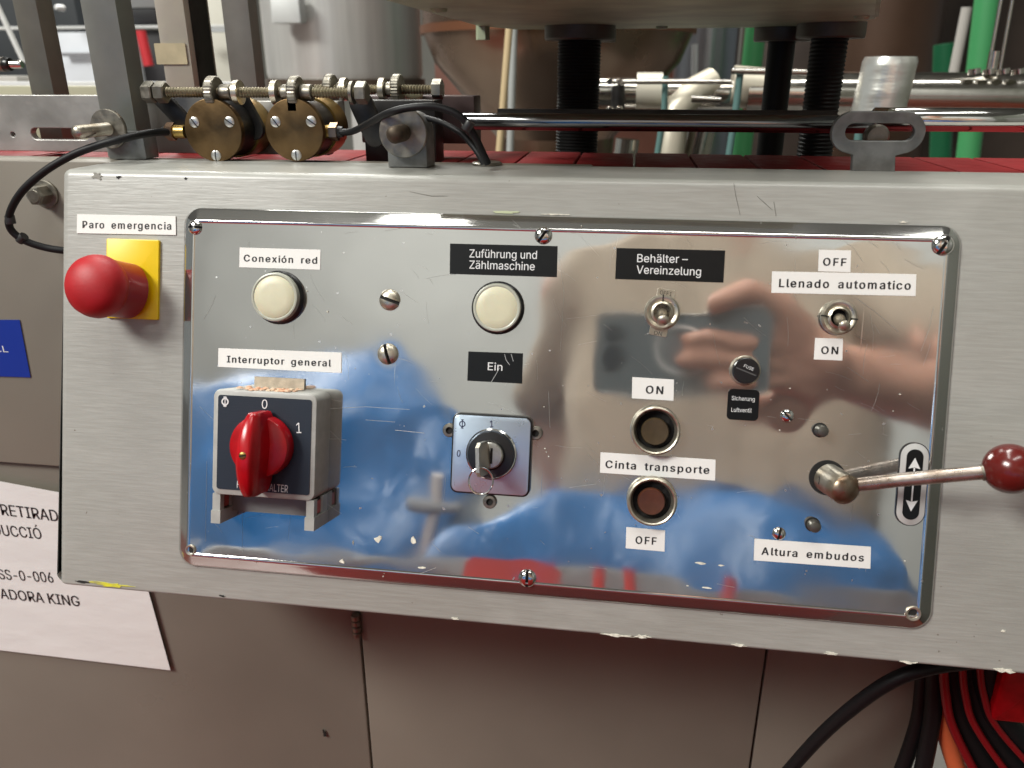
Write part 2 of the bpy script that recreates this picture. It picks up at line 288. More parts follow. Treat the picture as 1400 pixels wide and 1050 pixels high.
# letter outlines, 1000 units to the em: advance width, closed loops
GLYPHS = {
 ' ': (188, []),
 '-': (453, ["337,244 337,188 114,188 114,244"]),
 '.': (188, ["95,-4 78,-1 63,9 53,24 50,41 53,59 63,73 78,83 95,87 113,83 128,73 138,59 141,41 138,24 128,9 113,-1"]),
 '0': (453, ["227,-7 174,1 130,24 95,62 69,113 60,144 53,178 49,214 48,254 49,294 53,330 60,364 69,395 95,447 130,484 174,508 227,516 279,508 323,484 358,447 384,395 393,364 400,330 404,294 405,254 404,214 400,178 393,144 384,113 359,62 323,24 279,1", "227,50 261,56 290,74 313,103 330,144 340,194 344,254 340,314 330,365 313,405 290,435 261,453 227,460 192,453 163,435 140,405 123,365 113,314 109,254 113,194 123,144 140,103 163,74 192,56"]),
 '1': (453, ["76,0 76,55 391,55 391,0", "276,509 276,0 212,0 212,448 209,448 86,358 86,427 198,509"]),
 '6': (453, ["226,-7 182,-1 142,15 109,40 84,74 69,115 64,162 68,199 80,239 102,285 137,340 252,509 322,509 151,261 145,261 154,275 165,288 179,299 196,307 214,312 235,314 278,309 316,295 346,271 370,240 384,201 389,157 384,112 368,73 343,39 310,14 271,-2", "226,48 254,52 279,63 299,79 314,101 324,128 327,157 324,187 314,213 299,235 279,251 254,262 226,265 198,262 174,252 153,235 138,214 128,188 125,158 128,128 138,102 153,79 174,63 198,52"]),
 'A': (480, ["16,0 201,509 276,509 463,0 395,0 287,302 276,334 264,372 250,420 232,478 245,478 228,419 213,371 201,333 191,302 85,0", "110,142 110,199 370,199 370,142"]),
 'B': (456, ["60,0 60,509 241,509 289,504 329,491 359,469 381,442 394,410 398,374 395,344 387,320 373,301 356,286 336,275 315,267 315,262 339,257 363,245 385,227 402,203 414,173 418,136 413,100 400,67 377,39 344,18 301,4 247,0", "125,57 245,57 296,63 330,80 349,105 355,137 352,161 342,184 327,203 306,218 279,228 248,231 125,231", "125,285 238,285 265,288 288,296 308,309 323,326 333,348 336,372 330,403 313,429 283,446 240,452 125,452"]),
 'C': (510, ["267,-7 235,-5 205,1 177,11 150,25 126,42 104,63 86,88 70,115 57,146 48,179 42,215 40,254 42,293 48,329 57,362 70,393 86,421 104,445 126,466 150,484 177,498 205,508 235,514 267,516 305,513 340,504 373,490 402,471 427,447 448,418 463,385 473,348 408,348 401,373 389,395 375,413 357,428 337,440 315,449 292,454 267,456 223,450 184,432 150,403 125,364 109,314 103,254 109,194 125,145 151,105 184,76 223,59 267,53 292,55 315,60 337,69 357,81 375,96 389,114 401,136 408,160 473,160 463,124 448,91 428,62 402,38 373,19 341,5 305,-4"]),
 'D': (502, ["219,0 96,0 96,57 215,57 272,63 318,81 354,110 379,149 394,198 399,255 394,312 379,361 354,399 320,428 275,446 221,452 93,452 93,509 225,509 261,507 294,501 325,492 353,478 399,441 433,391 446,361 455,329 460,293 462,255 460,217 455,181 446,149 433,119 417,92 398,68 376,48 351,31 322,17 291,8 256,2", "125,509 125,0 60,0 60,509"]),
 'E': (419, ["60,0 60,509 372,509 372,452 125,452 125,286 355,286 355,229 125,229 125,57 375,57 375,0"]),
 'F': (410, ["60,0 60,509 369,509 369,452 125,452 125,278 346,278 346,221 125,221 125,0"]),
 'G': (520, ["269,-7 236,-5 205,1 176,11 149,25 125,43 104,64 85,88 69,116 57,146 47,179 42,215 40,254 42,293 47,329 57,362 69,393 85,421 103,445 125,466 149,484 175,498 203,508 233,514 265,516 304,513 340,504 374,489 403,469 429,445 449,416 465,384 474,349 408,349 399,372 387,393 373,411 356,427 337,439 315,448 291,454 265,456 222,450 183,432 150,404 125,364 109,314 103,254 109,194 125,145 151,105 184,76 224,59 269,53 309,57 345,71 374,93 396,123 410,160 415,202 434,199 283,199 283,256 478,256 478,200 471,141 451,91 419,50 377,19 326,0"]),
 'H': (517, ["60,0 60,509 125,509 125,289 392,289 392,509 457,509 457,0 392,0 392,232 125,232 125,0"]),
 'I': (300, ["31,0 31,57 118,57 118,452 31,452 31,509 269,509 269,452 183,452 183,57 269,57 269,0"]),
 'K': (467, ["104,145 104,216 122,239 139,261 157,282 174,303 193,324 212,344 364,509 448,509 231,276 228,276", "60,0 60,509 125,509 125,334 124,225 125,193 125,0", "372,0 188,259 228,309 449,0"]),
 'L': (393, ["60,0 60,509 125,509 125,57 361,57 361,0"]),
 'N': (523, ["60,0 60,509 136,509 343,183 352,169 363,151 375,130 388,107 401,82 414,55 405,54 402,81 401,108 400,134 399,157 399,195 399,509 463,509 463,0 387,0 202,290 177,331 164,354 148,381 108,452 119,454 122,384 124,328 125,291 125,0"]),
 'O': (533, ["267,-7 235,-5 205,1 177,11 150,25 126,42 105,63 86,88 70,115 57,146 48,179 42,215 40,254 42,293 48,329 57,362 70,393 86,421 105,445 126,466 150,484 177,498 205,508 235,514 267,516 299,514 329,508 357,498 384,484 408,466 429,445 448,421 464,393 477,362 486,329 491,293 493,254 491,215 486,179 477,146 464,115 448,88 429,63 408,42 384,25 357,11 329,1 299,-5", "267,53 310,59 349,76 383,105 408,144 425,194 430,254 425,314 408,365 383,404 349,433 310,450 267,456 223,450 184,433 151,404 125,364 109,314 103,254 109,194 125,144 151,105 184,76 223,59"]),
 'P': (445, ["60,0 60,509 235,509 289,503 332,487 366,462 390,430 404,391 409,348 404,304 390,265 366,233 332,207 289,191 235,186 109,186 109,242 233,242 269,246 297,256 318,272 333,294 342,319 344,348 342,376 333,402 318,423 297,439 268,449 232,452 125,452 125,0"]),
 'R': (449, ["60,0 60,509 236,509 290,504 333,489 367,465 390,433 405,395 409,352 405,309 390,271 367,240 333,217 289,203 236,198 96,198 96,255 234,255 269,258 298,267 319,281 334,300 342,324 345,352 342,380 334,405 319,425 298,440 269,449 233,452 125,452 125,0", "353,0 230,229 303,229 428,0"]),
 'S': (447, ["224,-9 172,-4 128,9 91,31 64,60 46,96 38,137 104,137 110,110 123,88 142,71 166,59 194,52 224,49 257,52 286,60 311,74 329,92 341,114 346,139 342,161 332,179 316,193 296,205 272,214 245,222 184,239 128,260 86,289 60,326 52,372 58,413 75,448 102,476 138,498 180,511 227,516 275,511 316,498 351,476 377,449 394,415 401,378 337,378 326,412 302,437 267,453 225,459 194,456 167,448 145,435 129,418 118,398 115,376 119,352 131,334 148,319 169,308 191,300 212,293 264,279 287,272 312,264 336,252 359,238 379,220 395,198 405,171 408,139 403,99 386,64 360,34 323,11 278,-4"]),
 'T': (449, ["32,452 32,509 417,509 417,452 257,452 257,0 193,0 193,452"]),
 'U': (517, ["259,-8 203,-2 154,15 114,43 85,80 66,124 60,173 60,509 124,509 124,178 128,144 141,113 160,87 187,68 220,56 259,52 298,56 331,68 357,87 377,113 389,144 393,178 393,509 457,509 457,173 451,124 433,80 403,43 363,15 315,-2"]),
 'V': (480, ["204,0 16,509 84,509 192,206 203,176 215,137 230,89 248,31 235,31 252,90 267,138 279,176 290,206 395,509 463,509 278,0"]),
 'Z': (438, ["42,0 42,46 273,385 289,408 306,431 323,453 341,476 348,454 317,453 285,452 254,452 223,452 40,452 40,509 397,509 397,462 169,129 152,105 134,81 97,33 90,54 121,56 152,57 183,57 214,57 399,57 399,0"]),
 'a': (389, ["160,-9 126,-5 94,5 68,22 48,45 35,73 30,108 34,138 43,161 58,179 78,193 100,203 125,211 152,216 178,220 234,227 252,230 265,235 273,243 276,255 276,257 273,279 267,297 256,311 240,322 220,329 196,331 171,329 149,322 132,313 118,301 107,288 100,274 41,291 57,322 79,346 104,364 133,375 163,382 194,384 215,383 239,379 263,372 286,360 306,343 322,320 333,290 337,251 337,0 277,0 277,52 272,52 264,38 252,25 236,12 215,1 190,-6", "170,45 202,49 228,59 248,74 263,93 272,115 276,138 276,190 270,186 259,182 246,179 231,176 200,171 175,168 154,164 134,159 117,150 103,139 95,124 92,105 94,87 102,72 114,61 130,52 149,47"]),
 'b': (424, ["229,-8 198,-5 172,4 153,17 138,31 127,46 118,59 112,59 112,0 53,0 53,509 114,509 114,319 118,319 127,331 137,346 152,360 171,373 197,381 229,384 274,378 313,361 345,332 370,293 385,245 390,189 385,133 370,84 346,45 313,16 274,-2", "220,47 253,51 279,66 301,88 316,117 325,151 328,189 325,227 316,261 301,290 280,311 253,325 220,330 188,325 161,312 140,291 125,263 116,229 113,189 116,150 125,115 140,86 162,65 188,51"]),
 'c': (396, ["207,-8 159,-2 117,16 82,46 56,85 40,133 34,187 40,243 56,291 82,330 117,360 159,378 207,384 234,383 260,377 284,368 305,356 324,341 340,322 353,301 362,277 303,262 298,276 290,289 281,301 270,311 257,319 242,325 226,329 207,330 173,325 145,310 124,287 108,258 99,224 96,187 99,151 108,117 124,89 145,66 173,51 207,46 226,48 243,52 258,58 271,66 282,76 292,89 299,102 304,117 363,102 354,78 341,56 325,37 306,21 285,9 261,-1 235,-6"]),
 'd': (424, ["195,-8 151,-2 111,16 79,45 55,84 39,133 34,189 39,245 55,293 79,332 112,361 151,378 196,384 228,381 253,373 272,360 287,346 298,331 306,319 311,319 311,509 372,509 372,0 313,0 313,59 307,59 298,46 287,31 272,17 252,4 227,-5", "205,47 236,51 263,65 284,86 299,115 309,150 312,189 309,229 300,263 284,291 263,312 237,325 205,330 172,325 145,311 124,290 108,261 99,227 96,189 99,151 109,117 124,88 145,66 172,51"]),
 'e': (404, ["212,-8 161,-2 117,16 82,46 56,85 40,132 34,187 39,242 55,290 81,329 115,359 157,378 205,384 236,382 266,374 294,361 319,341 341,315 357,282 368,242 371,194 371,169 75,169 75,221 338,221 310,202 307,237 298,269 283,294 263,314 237,326 205,330 173,326 146,313 125,294 109,270 99,241 96,211 96,178 100,139 110,106 128,80 151,61 179,50 212,46 234,48 254,53 271,61 285,73 297,88 306,105 365,91 353,63 335,39 311,19 283,4 249,-5"]),
 'f': (254, ["228,379 228,327 6,327 6,379", "81,0 81,432 84,461 96,486 113,505 135,519 161,527 187,530 207,529 222,527 234,524 243,521 227,468 215,472 206,473 195,474 171,470 154,460 145,443 142,419 142,0"]),
 'g': (425, ["207,-151 168,-148 134,-140 105,-127 82,-110 64,-91 51,-69 101,-41 110,-53 122,-66 136,-78 154,-88 178,-95 207,-97 249,-92 282,-75 304,-47 311,-6 311,68 306,68 298,56 287,41 272,28 252,16 227,8 195,5 152,10 113,27 80,53 55,90 39,136 34,191 39,246 55,293 80,332 112,361 152,378 196,384 228,382 253,373 273,360 288,346 299,331 308,319 313,319 313,379 372,379 372,-9 367,-54 350,-90 324,-117 291,-136 251,-147", "205,59 237,63 264,75 285,95 300,121 309,154 312,193 309,231 300,264 285,291 264,312 237,325 205,330 172,325 145,312 124,290 109,262 99,229 96,193 99,155 109,123 124,96 145,76 172,63"]),
 'h': (410, ["114,227 114,0 53,0 53,509 114,509 114,287 102,287 124,332 152,362 187,379 227,384 264,380 295,369 321,349 341,321 353,285 357,240 357,0 296,0 296,235 290,275 273,304 246,323 210,329 184,326 161,317 141,303 126,283 117,257"]),
 'i': (167, ["53,0 53,379 114,379 114,0", "84,443 67,446 54,455 44,468 41,483 44,499 54,512 67,521 84,524 100,521 114,512 123,499 126,483 123,468 114,455 100,446"]),
 'l': (189, ["139,-2 101,3 74,20 58,47 53,84 53,509 114,509 114,99 115,77 120,62 130,54 146,52 160,53 170,54 181,3 162,-1 151,-2"]),
 'm': (610, ["53,0 53,379 112,379 112,295 108,295 118,323 132,346 151,363 172,376 195,384 219,386 257,380 287,361 309,331 321,295 312,295 322,321 337,343 357,361 381,375 407,383 437,386 468,383 497,372 522,354 541,328 553,296 557,255 557,0 496,0 496,254 490,289 473,313 447,326 419,330 395,328 374,320 358,307 345,290 338,270 335,247 335,0 274,0 274,260 269,288 253,311 229,326 199,330 178,328 158,320 140,307 126,289 117,266 114,238 114,0"]),
 'n': (410, ["114,227 114,0 53,0 53,379 112,379 112,287 102,287 124,332 152,362 187,379 227,384 264,380 295,369 321,349 341,321 353,285 357,240 357,0 296,0 296,235 290,275 273,304 246,323 210,329 184,326 161,317 141,303 126,283 117,257"]),
 'o': (415, ["207,-8 159,-2 117,16 82,46 56,85 40,133 34,187 40,243 56,291 82,330 117,360 159,378 207,384 256,378 299,360 333,330 359,291 376,243 381,187 376,133 359,85 333,46 299,16 256,-2", "207,46 242,51 270,66 292,89 307,117 316,151 319,187 316,224 307,258 292,287 270,310 242,325 207,330 173,325 145,310 124,287 108,258 99,224 96,187 99,151 108,117 124,89 145,66 173,51"]),
 'p': (424, ["53,-143 53,379 112,379 112,319 118,319 126,331 137,346 152,360 171,373 197,381 229,384 274,378 313,361 345,332 370,293 385,245 390,189 385,133 370,84 346,45 313,16 274,-2 229,-8 198,-5 173,4 153,17 138,31 127,46 118,59 114,59 114,-143", "220,47 253,51 279,66 301,88 316,117 325,151 328,189 325,227 316,261 301,290 280,311 253,325 220,330 188,325 161,312 140,291 125,263 116,229 113,189 116,150 125,115 140,86 162,65 188,51"]),
 'r': (259, ["53,0 53,379 112,379 112,321 115,321 130,347 152,367 181,380 213,385 229,384 243,384 243,322 230,324 219,325 207,326 182,323 159,315 140,301 126,284 117,262 114,237 114,0"]),
 's': (365, ["182,-8 145,-5 112,3 84,18 62,38 45,63 36,94 94,107 105,79 124,60 150,49 181,45 217,50 244,62 262,81 268,103 265,121 254,136 237,147 212,155 149,170 104,186 72,208 53,237 47,274 51,305 65,332 87,354 115,370 149,381 187,384 223,381 254,372 279,358 299,339 314,316 324,290 268,277 258,298 243,316 219,328 187,333 156,329 131,317 114,299 109,277 112,258 124,243 144,232 172,223 229,209 275,194 306,171 325,142 331,107 326,75 312,47 290,24 260,6 223,-5"]),
 't': (227, ["204,379 204,327 6,327 6,379", "65,471 126,471 126,98 128,76 136,61 150,53 170,50 185,51 202,54 213,2 203,-1 192,-3 180,-4 168,-4 125,2 92,21 72,52 65,93"]),
 'u': (410, ["182,-5 146,-1 115,11 89,31 69,59 57,95 53,139 53,379 114,379 114,144 119,105 137,75 164,56 200,50 226,53 249,62 268,77 283,97 293,122 296,153 296,379 357,379 357,0 298,0 298,92 307,92 286,47 257,17 222,0"]),
 'v': (389, ["163,0 17,379 84,379 165,155 177,121 187,87 196,53 206,21 184,21 194,53 203,87 213,121 224,155 305,379 371,379 226,0"]),
 'x': (379, ["21,0 171,218 171,171 29,379 100,379 147,306 164,279 179,253 193,229 207,206 175,206 190,229 202,253 216,279 233,306 282,379 352,379 209,169 209,214 358,0 287,0 231,85 214,112 200,136 187,159 173,182 205,182 191,159 178,136 165,112 148,85 91,0"]),
 'z': (380, ["42,0 42,46 254,320 254,323 48,323 48,379 333,379 333,331 126,60 126,56 339,56 339,0"]),
 'Ó': (533, ["267,-7 235,-5 205,1 177,11 150,25 126,42 105,63 86,88 70,115 57,146 48,179 42,215 40,254 42,293 48,329 57,362 70,393 86,421 105,445 126,466 150,484 177,498 205,508 235,514 267,516 299,514 329,508 357,498 384,484 408,466 429,445 448,421 464,393 477,362 486,329 491,293 493,254 491,215 486,179 477,146 464,115 448,88 429,63 408,42 384,25 357,11 329,1 299,-5", "267,53 310,59 349,76 383,105 408,144 425,194 430,254 425,314 408,365 383,404 349,433 310,450 267,456 223,450 184,433 151,404 125,364 109,314 103,254 109,194 125,144 151,105 184,76 223,59", "240,558 288,659 356,659 290,558"]),
 'ä': (389, ["160,-9 126,-5 94,5 68,22 48,45 35,73 30,108 34,138 43,161 58,179 78,193 100,203 125,211 152,216 178,220 234,227 252,230 265,235 273,243 276,255 276,257 273,279 267,297 256,311 240,322 220,329 196,331 171,329 149,322 132,313 118,301 107,288 100,274 41,291 57,322 79,346 104,364 133,375 163,382 194,384 215,383 239,379 263,372 286,360 306,343 322,320 333,290 337,251 337,0 277,0 277,52 272,52 264,38 252,25 236,12 215,1 190,-6", "170,45 202,49 228,59 248,74 263,93 272,115 276,138 276,190 270,186 259,182 246,179 231,176 200,171 175,168 154,164 134,159 117,150 103,139 95,124 92,105 94,87 102,72 114,61 130,52 149,47", "261,443 246,446 233,455 224,468 221,483 224,499 233,512 246,520 261,523 277,520 290,512 299,499 301,483 299,468 290,455 277,446", "117,443 102,446 89,455 80,468 77,483 80,499 89,512 102,520 117,523 133,520 146,512 155,499 158,483 155,468 146,455 133,446"]),
 'ó': (415, ["207,-8 159,-2 117,16 82,46 56,85 40,133 34,187 40,243 56,291 82,330 117,360 159,378 207,384 256,378 299,360 333,330 359,291 376,243 381,187 376,133 359,85 333,46 299,16 256,-2", "207,46 242,51 270,66 292,89 307,117 316,151 319,187 316,224 307,258 292,287 270,310 242,325 207,330 173,325 145,310 124,287 108,258 99,224 96,187 99,151 108,117 124,89 145,66 173,51", "181,429 228,529 297,529 231,429"]),
 'ü': (410, ["182,-5 146,-1 115,11 89,31 69,59 57,95 53,139 53,379 114,379 114,144 119,105 137,75 164,56 200,50 226,53 249,62 268,77 283,97 293,122 296,153 296,379 357,379 357,0 298,0 298,92 307,92 286,47 257,17 222,0", "277,443 261,446 248,455 239,468 236,483 239,499 248,512 261,520 277,523 292,520 305,512 314,499 317,483 314,468 305,455 292,446", "133,443 118,446 104,455 96,468 93,483 96,499 104,512 118,520 133,523 149,520 162,512 170,499 173,483 170,468 162,455 149,446"]),
 'Φ': (613, ["283,21 249,23 216,28 186,38 158,51 109,86 72,133 58,160 48,190 42,221 40,254 42,288 48,319 58,348 72,376 109,423 158,458 186,471 216,480 249,486 283,488 329,488 364,486 396,480 427,471 455,458 504,423 541,376 555,348 565,319 571,288 573,254 571,221 565,190 555,160 541,133 504,86 455,51 427,38 396,28 364,23 329,21", "283,77 329,77 381,83 424,99 460,125 486,161 503,204 508,254 503,305 486,348 460,383 424,410 381,426 329,432 283,432 232,426 189,410 153,383 127,348 110,305 105,254 110,204 127,161 153,125 189,99 232,83", "275,-22 275,531 338,531 338,-22"]),
 '–': (350, ["350,244 350,188 0,188 0,244"]),
}
CAPH = 509.0
def loop_area(P): return sum(P[i - 1][0] * P[i][1] - P[i][0] * P[i - 1][1] for i in range(len(P))) / 2
def inside(p, P):
    c = False
    for i in range(len(P)):
        (x1, y1), (x2, y2) = P[i - 1], P[i]
        if (y1 > p[1]) != (y2 > p[1]) and p[0] < (x2 - x1) * (p[1] - y1) / (y2 - y1) + x1: c = not c
    return c
def letter_shapes(ch):
    """strokes of a letter: each outer loop with its own holes (strokes may overlap)"""
    L_ = []
    for lp in GLYPHS[ch][1]:
        P = [tuple(int(q) for q in p.split(',')) for p in lp.split()]
        L_.append(P[:-1] if P[0] == P[-1] else P)
    if not L_: return []
    big = max(L_, key=lambda P: abs(loop_area(P))); sg = loop_area(big) > 0
    out = [[P] for P in L_ if (loop_area(P) > 0) == sg]
    for P in L_:
        if (loop_area(P) > 0) != sg:
            for g_ in out:
                if inside(P[0], g_[0]): g_.append(P); break
    return out
def text_mesh(name, s, w, h, m, parent=None, local=None, thick=.00008, space=1.0, bold=0):
    """one line of lettering: w metres wide, capitals h metres tall, baseline start at the origin"""
    layers = {}; x = 0
    for ch in s:
        for k, shape in enumerate(letter_shapes(ch)): layers.setdefault(k, []).append((x, shape))
        x += GLYPHS[ch][0] * (space if ch != ' ' else 1) + (0 if space == 1 else 30)
    parts = []
    for k, shapes in layers.items():
        cu = bpy.data.curves.new(name, 'CURVE'); cu.dimensions = '2D'; cu.fill_mode = 'BOTH'
        for x, shape in shapes:
            for P in shape:
                sp = cu.splines.new('POLY'); sp.points.add(len(P) - 1); sp.use_cyclic_u = True
                for p, q in zip(sp.points, P): p.co = ((q[0] + x) / 1000, q[1] / 1000, 0, 1)
        o = bpy.data.objects.new(name, cu); COL.objects.link(o)
        me = bpy.data.meshes.new_from_object(o.evaluated_get(bpy.context.evaluated_depsgraph_get())); bpy.data.objects.remove(o)
        parts.append(([(v.co.x, v.co.y) for v in me.vertices], [list(p.vertices) for p in me.polygons])); bpy.data.meshes.remove(me)
    xs = [v[0] for V, _ in parts for v in V]; x0, x1 = min(xs), max(xs); sx = w / (x1 - x0); sy = h / CAPH * 1000
    if s == '1': sx = sy * .8
    b = MB(); z = thick
    for V, Fc in parts:
        for dx in ((0,) if not bold else (-bold, bold, 0)):
            b.add([((x_ - x0 + dx) * sx, (y_ + dx * .4) * sy, z) for x_, y_ in V], Fc); z += .000006
    return b.build(name, m, parent, 0, local)

H0 = .004      # plate surface above the housing's face
def surface_text(s, x0, y0, x1, y1, cap, h, m, parent, F, bold=.0, name='lettering', space=1.0):
    """lettering between two photograph points (baseline start and end) lying on the plate-parallel plane at height h; F = inverse parent frame"""
    a = pl(x0, y0, h); b = pl(x1, y1, h); t = pl(x0, y0 - cap, h); d = b - a
    loc = Matrix.Translation((a.x, a.y, h)) @ Matrix.Rotation(math.atan2(d.y, d.x), 4, 'Z')
    return text_mesh(name, s, d.length, (t - a).length, m, parent, F @ loc, bold=bold, space=space)
def label_strip(quad, lines, label, white=True, h=H0, rad=0, gh=.0003, wave=.0):
    ps = [pl(x, y, h) for x, y in quad]; c = sum(ps, Vector()) / 4; c.z = h
    e = thing('adhesive_label', label, 'label', pframe(c), 'adhesive labels on the control panel'); F = Matrix.Translation(-c)
    o = [(p.x - c.x, p.y - c.y) for p in ps][::-1]
    if rad:
        w = (ps[1] - ps[0]).length / 2; hh = (ps[0] - ps[3]).length / 2; o = rrect(-w, w, -hh, hh, rad)
    MB().prism(o, 0, gh, bev=.00008).build('tape', M_WHITE if white else M_BLKLAB, e, 0)
    for (s, x0, y0, x1, y1, cap) in lines:
        t = surface_text(s, x0, y0, x1, y1, cap, h, M_INK if white else M_WPRINT, e, F, bold=.022 if white else .004, space=1.18 if white else 1)
        t.location.z = gh + .00004
    return e

# ================================================================ setting
o = MB().box(-12, 12, -12, 12, -.05, 0).build('floor', mat('grey_floor_concrete', (.20, .19, .175), .5, var=.25, vs=1.2, rv=.1), None, 0); o['kind'] = 'structure'
o = MB().box(-4, 4, -2.6, .02, .0, .004).build('floor_walkway', mat('red_brown_floor_coating', (.135, .027, .014), .35, var=.25, vs=1.2, rv=.1), None, 0); o['kind'] = 'structure'
o = MB().box(-12, 12, 9, 9.2, 0, 6).build('wall_far', mat('hall_wall_paint', (.34, .33, .30), .7, var=.12, vs=.7), None, 0); o['kind'] = 'structure'
o = MB().box(-12, 12, -6.2, -6, 0, 5.1).build('wall_behind_camera', mat('pale_wall_paint', (.46, .47, .46), .6, var=.12, vs=.8), None, 0); o['kind'] = 'structure'

o = MB().box(-12, 12, -12, 12, 5.2, 5.3).build('ceiling', mat('dark_hall_ceiling', (.20, .20, .185), .8), None, 0); o['kind'] = 'structure'

# ================================================================ control console housing
CL, CT, CB = -.2685, .0680, -.1338
con = thing('control_console', 'grey enamelled control console with sloping front carrying the polished instrument plate', 'control console', Matrix.Translation(plw := (PM @ Vector((0, CB, 0)))))
ft = PM @ Vector((0, CT, 0)); fb = PM @ Vector((0, CB, 0))
def arc_pts(a, b, c, r, n=6):
    """round the corner b between a and c"""
    a, b, c = map(Vector, (a, b, c)); d1 = (a - b).normalized(); d2 = (c - b).normalized(); ang = d1.angle(d2); t = r / math.tan(ang / 2)
    p1 = b + d1 * t; p2 = b + d2 * t; cen = b + (d1 + d2).normalized() * (r / math.sin(ang / 2)); v1 = p1 - cen; v2 = p2 - cen; out = []
    al = v1.angle(v2)
    for k in range(n + 1):
        u = k / n; out.append(cen + (v1 * math.sin((1 - u) * al) + v2 * math.sin(u * al)) / math.sin(al))
    return out
YB = .068
A = (0, ft.y, ft.z); B = (0, fb.y, fb.z)
pb = (0, YB, ft.z); qb = (0, YB - .012, fb.z + .003)
prof = [Vector(pb)] + arc_pts(pb, A, B, .0042) + arc_pts(A, B, qb, .0014) + [Vector(qb)]
vs = []; fs = []; n = len(prof); cen = sum(prof, Vector()) / n
xs = []; rr = .005
for k in range(7): a = PI / 2 * k / 6; xs.append((CL + rr * (1 - math.sin(a)), rr * (1 - math.cos(a))))
xs = [(x, i) for x, i in xs][::-1]
rings = [(CL + rr * (1 - math.cos(PI / 2 * k / 6)), rr * (1 - math.sin(PI / 2 * k / 6))) for k in range(7)] + [(CL + .03 * j, 0) for j in range(1, 19)]
for x, ins in rings:
    for i, p in enumerate(prof):
        a = prof[max(i - 1, 0)]; b = prof[min(i + 1, n - 1)]; t = (b - a).normalized(); nn = Vector((0, -t.z, t.y))
        if nn.dot(cen - p) < 0: nn = -nn
        q = p + nn * ins; vs.append((x, q.y, q.z))
m = len(rings)
for j in range(m - 1):
    for i in range(n - 1): fs.append((j * n + i, j * n + i + 1, (j + 1) * n + i + 1, (j + 1) * n + i))
fs.append(tuple(range(n))); fs.append(tuple((m - 1) * n + i for i in range(n))); fs += [tuple([j * n, j * n + n - 1, (j + 1) * n + n - 1, (j + 1) * n]) for j in range(m - 1)]
MB().add(vs, fs).build('housing', M_HOUS, con, 40, Matrix.Translation(-plw))
# chips along the lower edge and a yellow smear of old paint
def blob(px, py, w, h, hh, n=17, jag=.5):
    c = pl(px, py, hh); k = (.35 - hh) / F_PX; out = []
    for i in range(n):
        a = 2 * PI * i / n; s_ = 1 + random.uniform(-jag, jag); out.append((c.x + math.cos(a) * w * k * s_ / 2, c.y + math.sin(a) * h * k * s_ / 2))
    return out
M_CHIP = mat('bare_chip_primer', (.78, .75, .64), .6, var=.3, vs=500); M_YCH = mat('yellow_old_paint', (.62, .58, .02), .5, var=.25, vs=200, col2=(.35, .33, .12))
F = Matrix.Translation(plw).inverted() @ PM
for (x, y, w, h, mm) in [(842, 868.5, 50, 4, M_CHIP), (877, 870.5, 20, 4.5, M_CHIP), (1010, 882, 16, 3.5, M_CHIP), (622, 845.5, 9, 3.5, M_CHIP), (1136, 894, 16, 4, M_CHIP),
                         (1244, 906.0, 20, 3, M_CHIP), (1374, 916.5, 20, 6, M_CHIP), (1371, 917.5, 8, 2, M_SHADE_DIRT), (304, 815, 9, 3, M_SHADE_DIRT), (150, 799.3, 58, 6.0, M_YCH), (110, 795.5, 22, 3, M_SHADE_DIRT),
                         (882, 871, 5, 2, M_SHADE_DIRT), (133, 241, 14, 9, mat('grey_scuff', (.22, .21, .18), .5)), (162, 242, 6, 4, M_SHADE_DIRT), (254, 244, 4, 3, M_SHADE_DIRT), (1372, 863, 5, 3, M_CHIP), (691, 290, 34, 3, mat('green_white_residue', (.5, .55, .35), .6)),
                         (758, 293, 30, 2.2, M_CHIP), (1235, 304, 10, 2, M_CHIP)]:
    MB().prism(blob(x, y, w, h, .0002), .00002, .0003, bev=.00005).build('paint_chip', mm, con, 0, F)

for ln in ([(1003, 250), (1006, 268), (1012, 294)], [(1035, 268), (1046, 278), (1056, 287)], [(1058, 276), (1061, 295)], [(560, 262), (590, 268), (612, 268)]):
    Q = [pl(x_, y_, .0001) for x_, y_ in ln]; vs = []
    for i, q_ in enumerate(Q):
        w_ = .00014 if 0 < i < len(Q) - 1 or len(Q) == 2 else .00006; d_ = (Q[min(i + 1, len(Q) - 1)] - Q[max(i - 1, 0)]).normalized(); nn = Vector((-d_.y, d_.x, 0)) * w_
        vs += [tuple(q_ - nn), tuple(q_ + nn), tuple(q_ + Vector((0, 0, .00008)))]
    MB().add(vs, [f_ for i in range(len(Q) - 1) for f_ in ((3 * i, 3 * i + 3, 3 * i + 5, 3 * i + 2), (3 * i + 2, 3 * i + 5, 3 * i + 4, 3 * i + 1))]).build('scuff_mark', mat('dark_scuff', (.17, .165, .145), .5), con, 0, F)

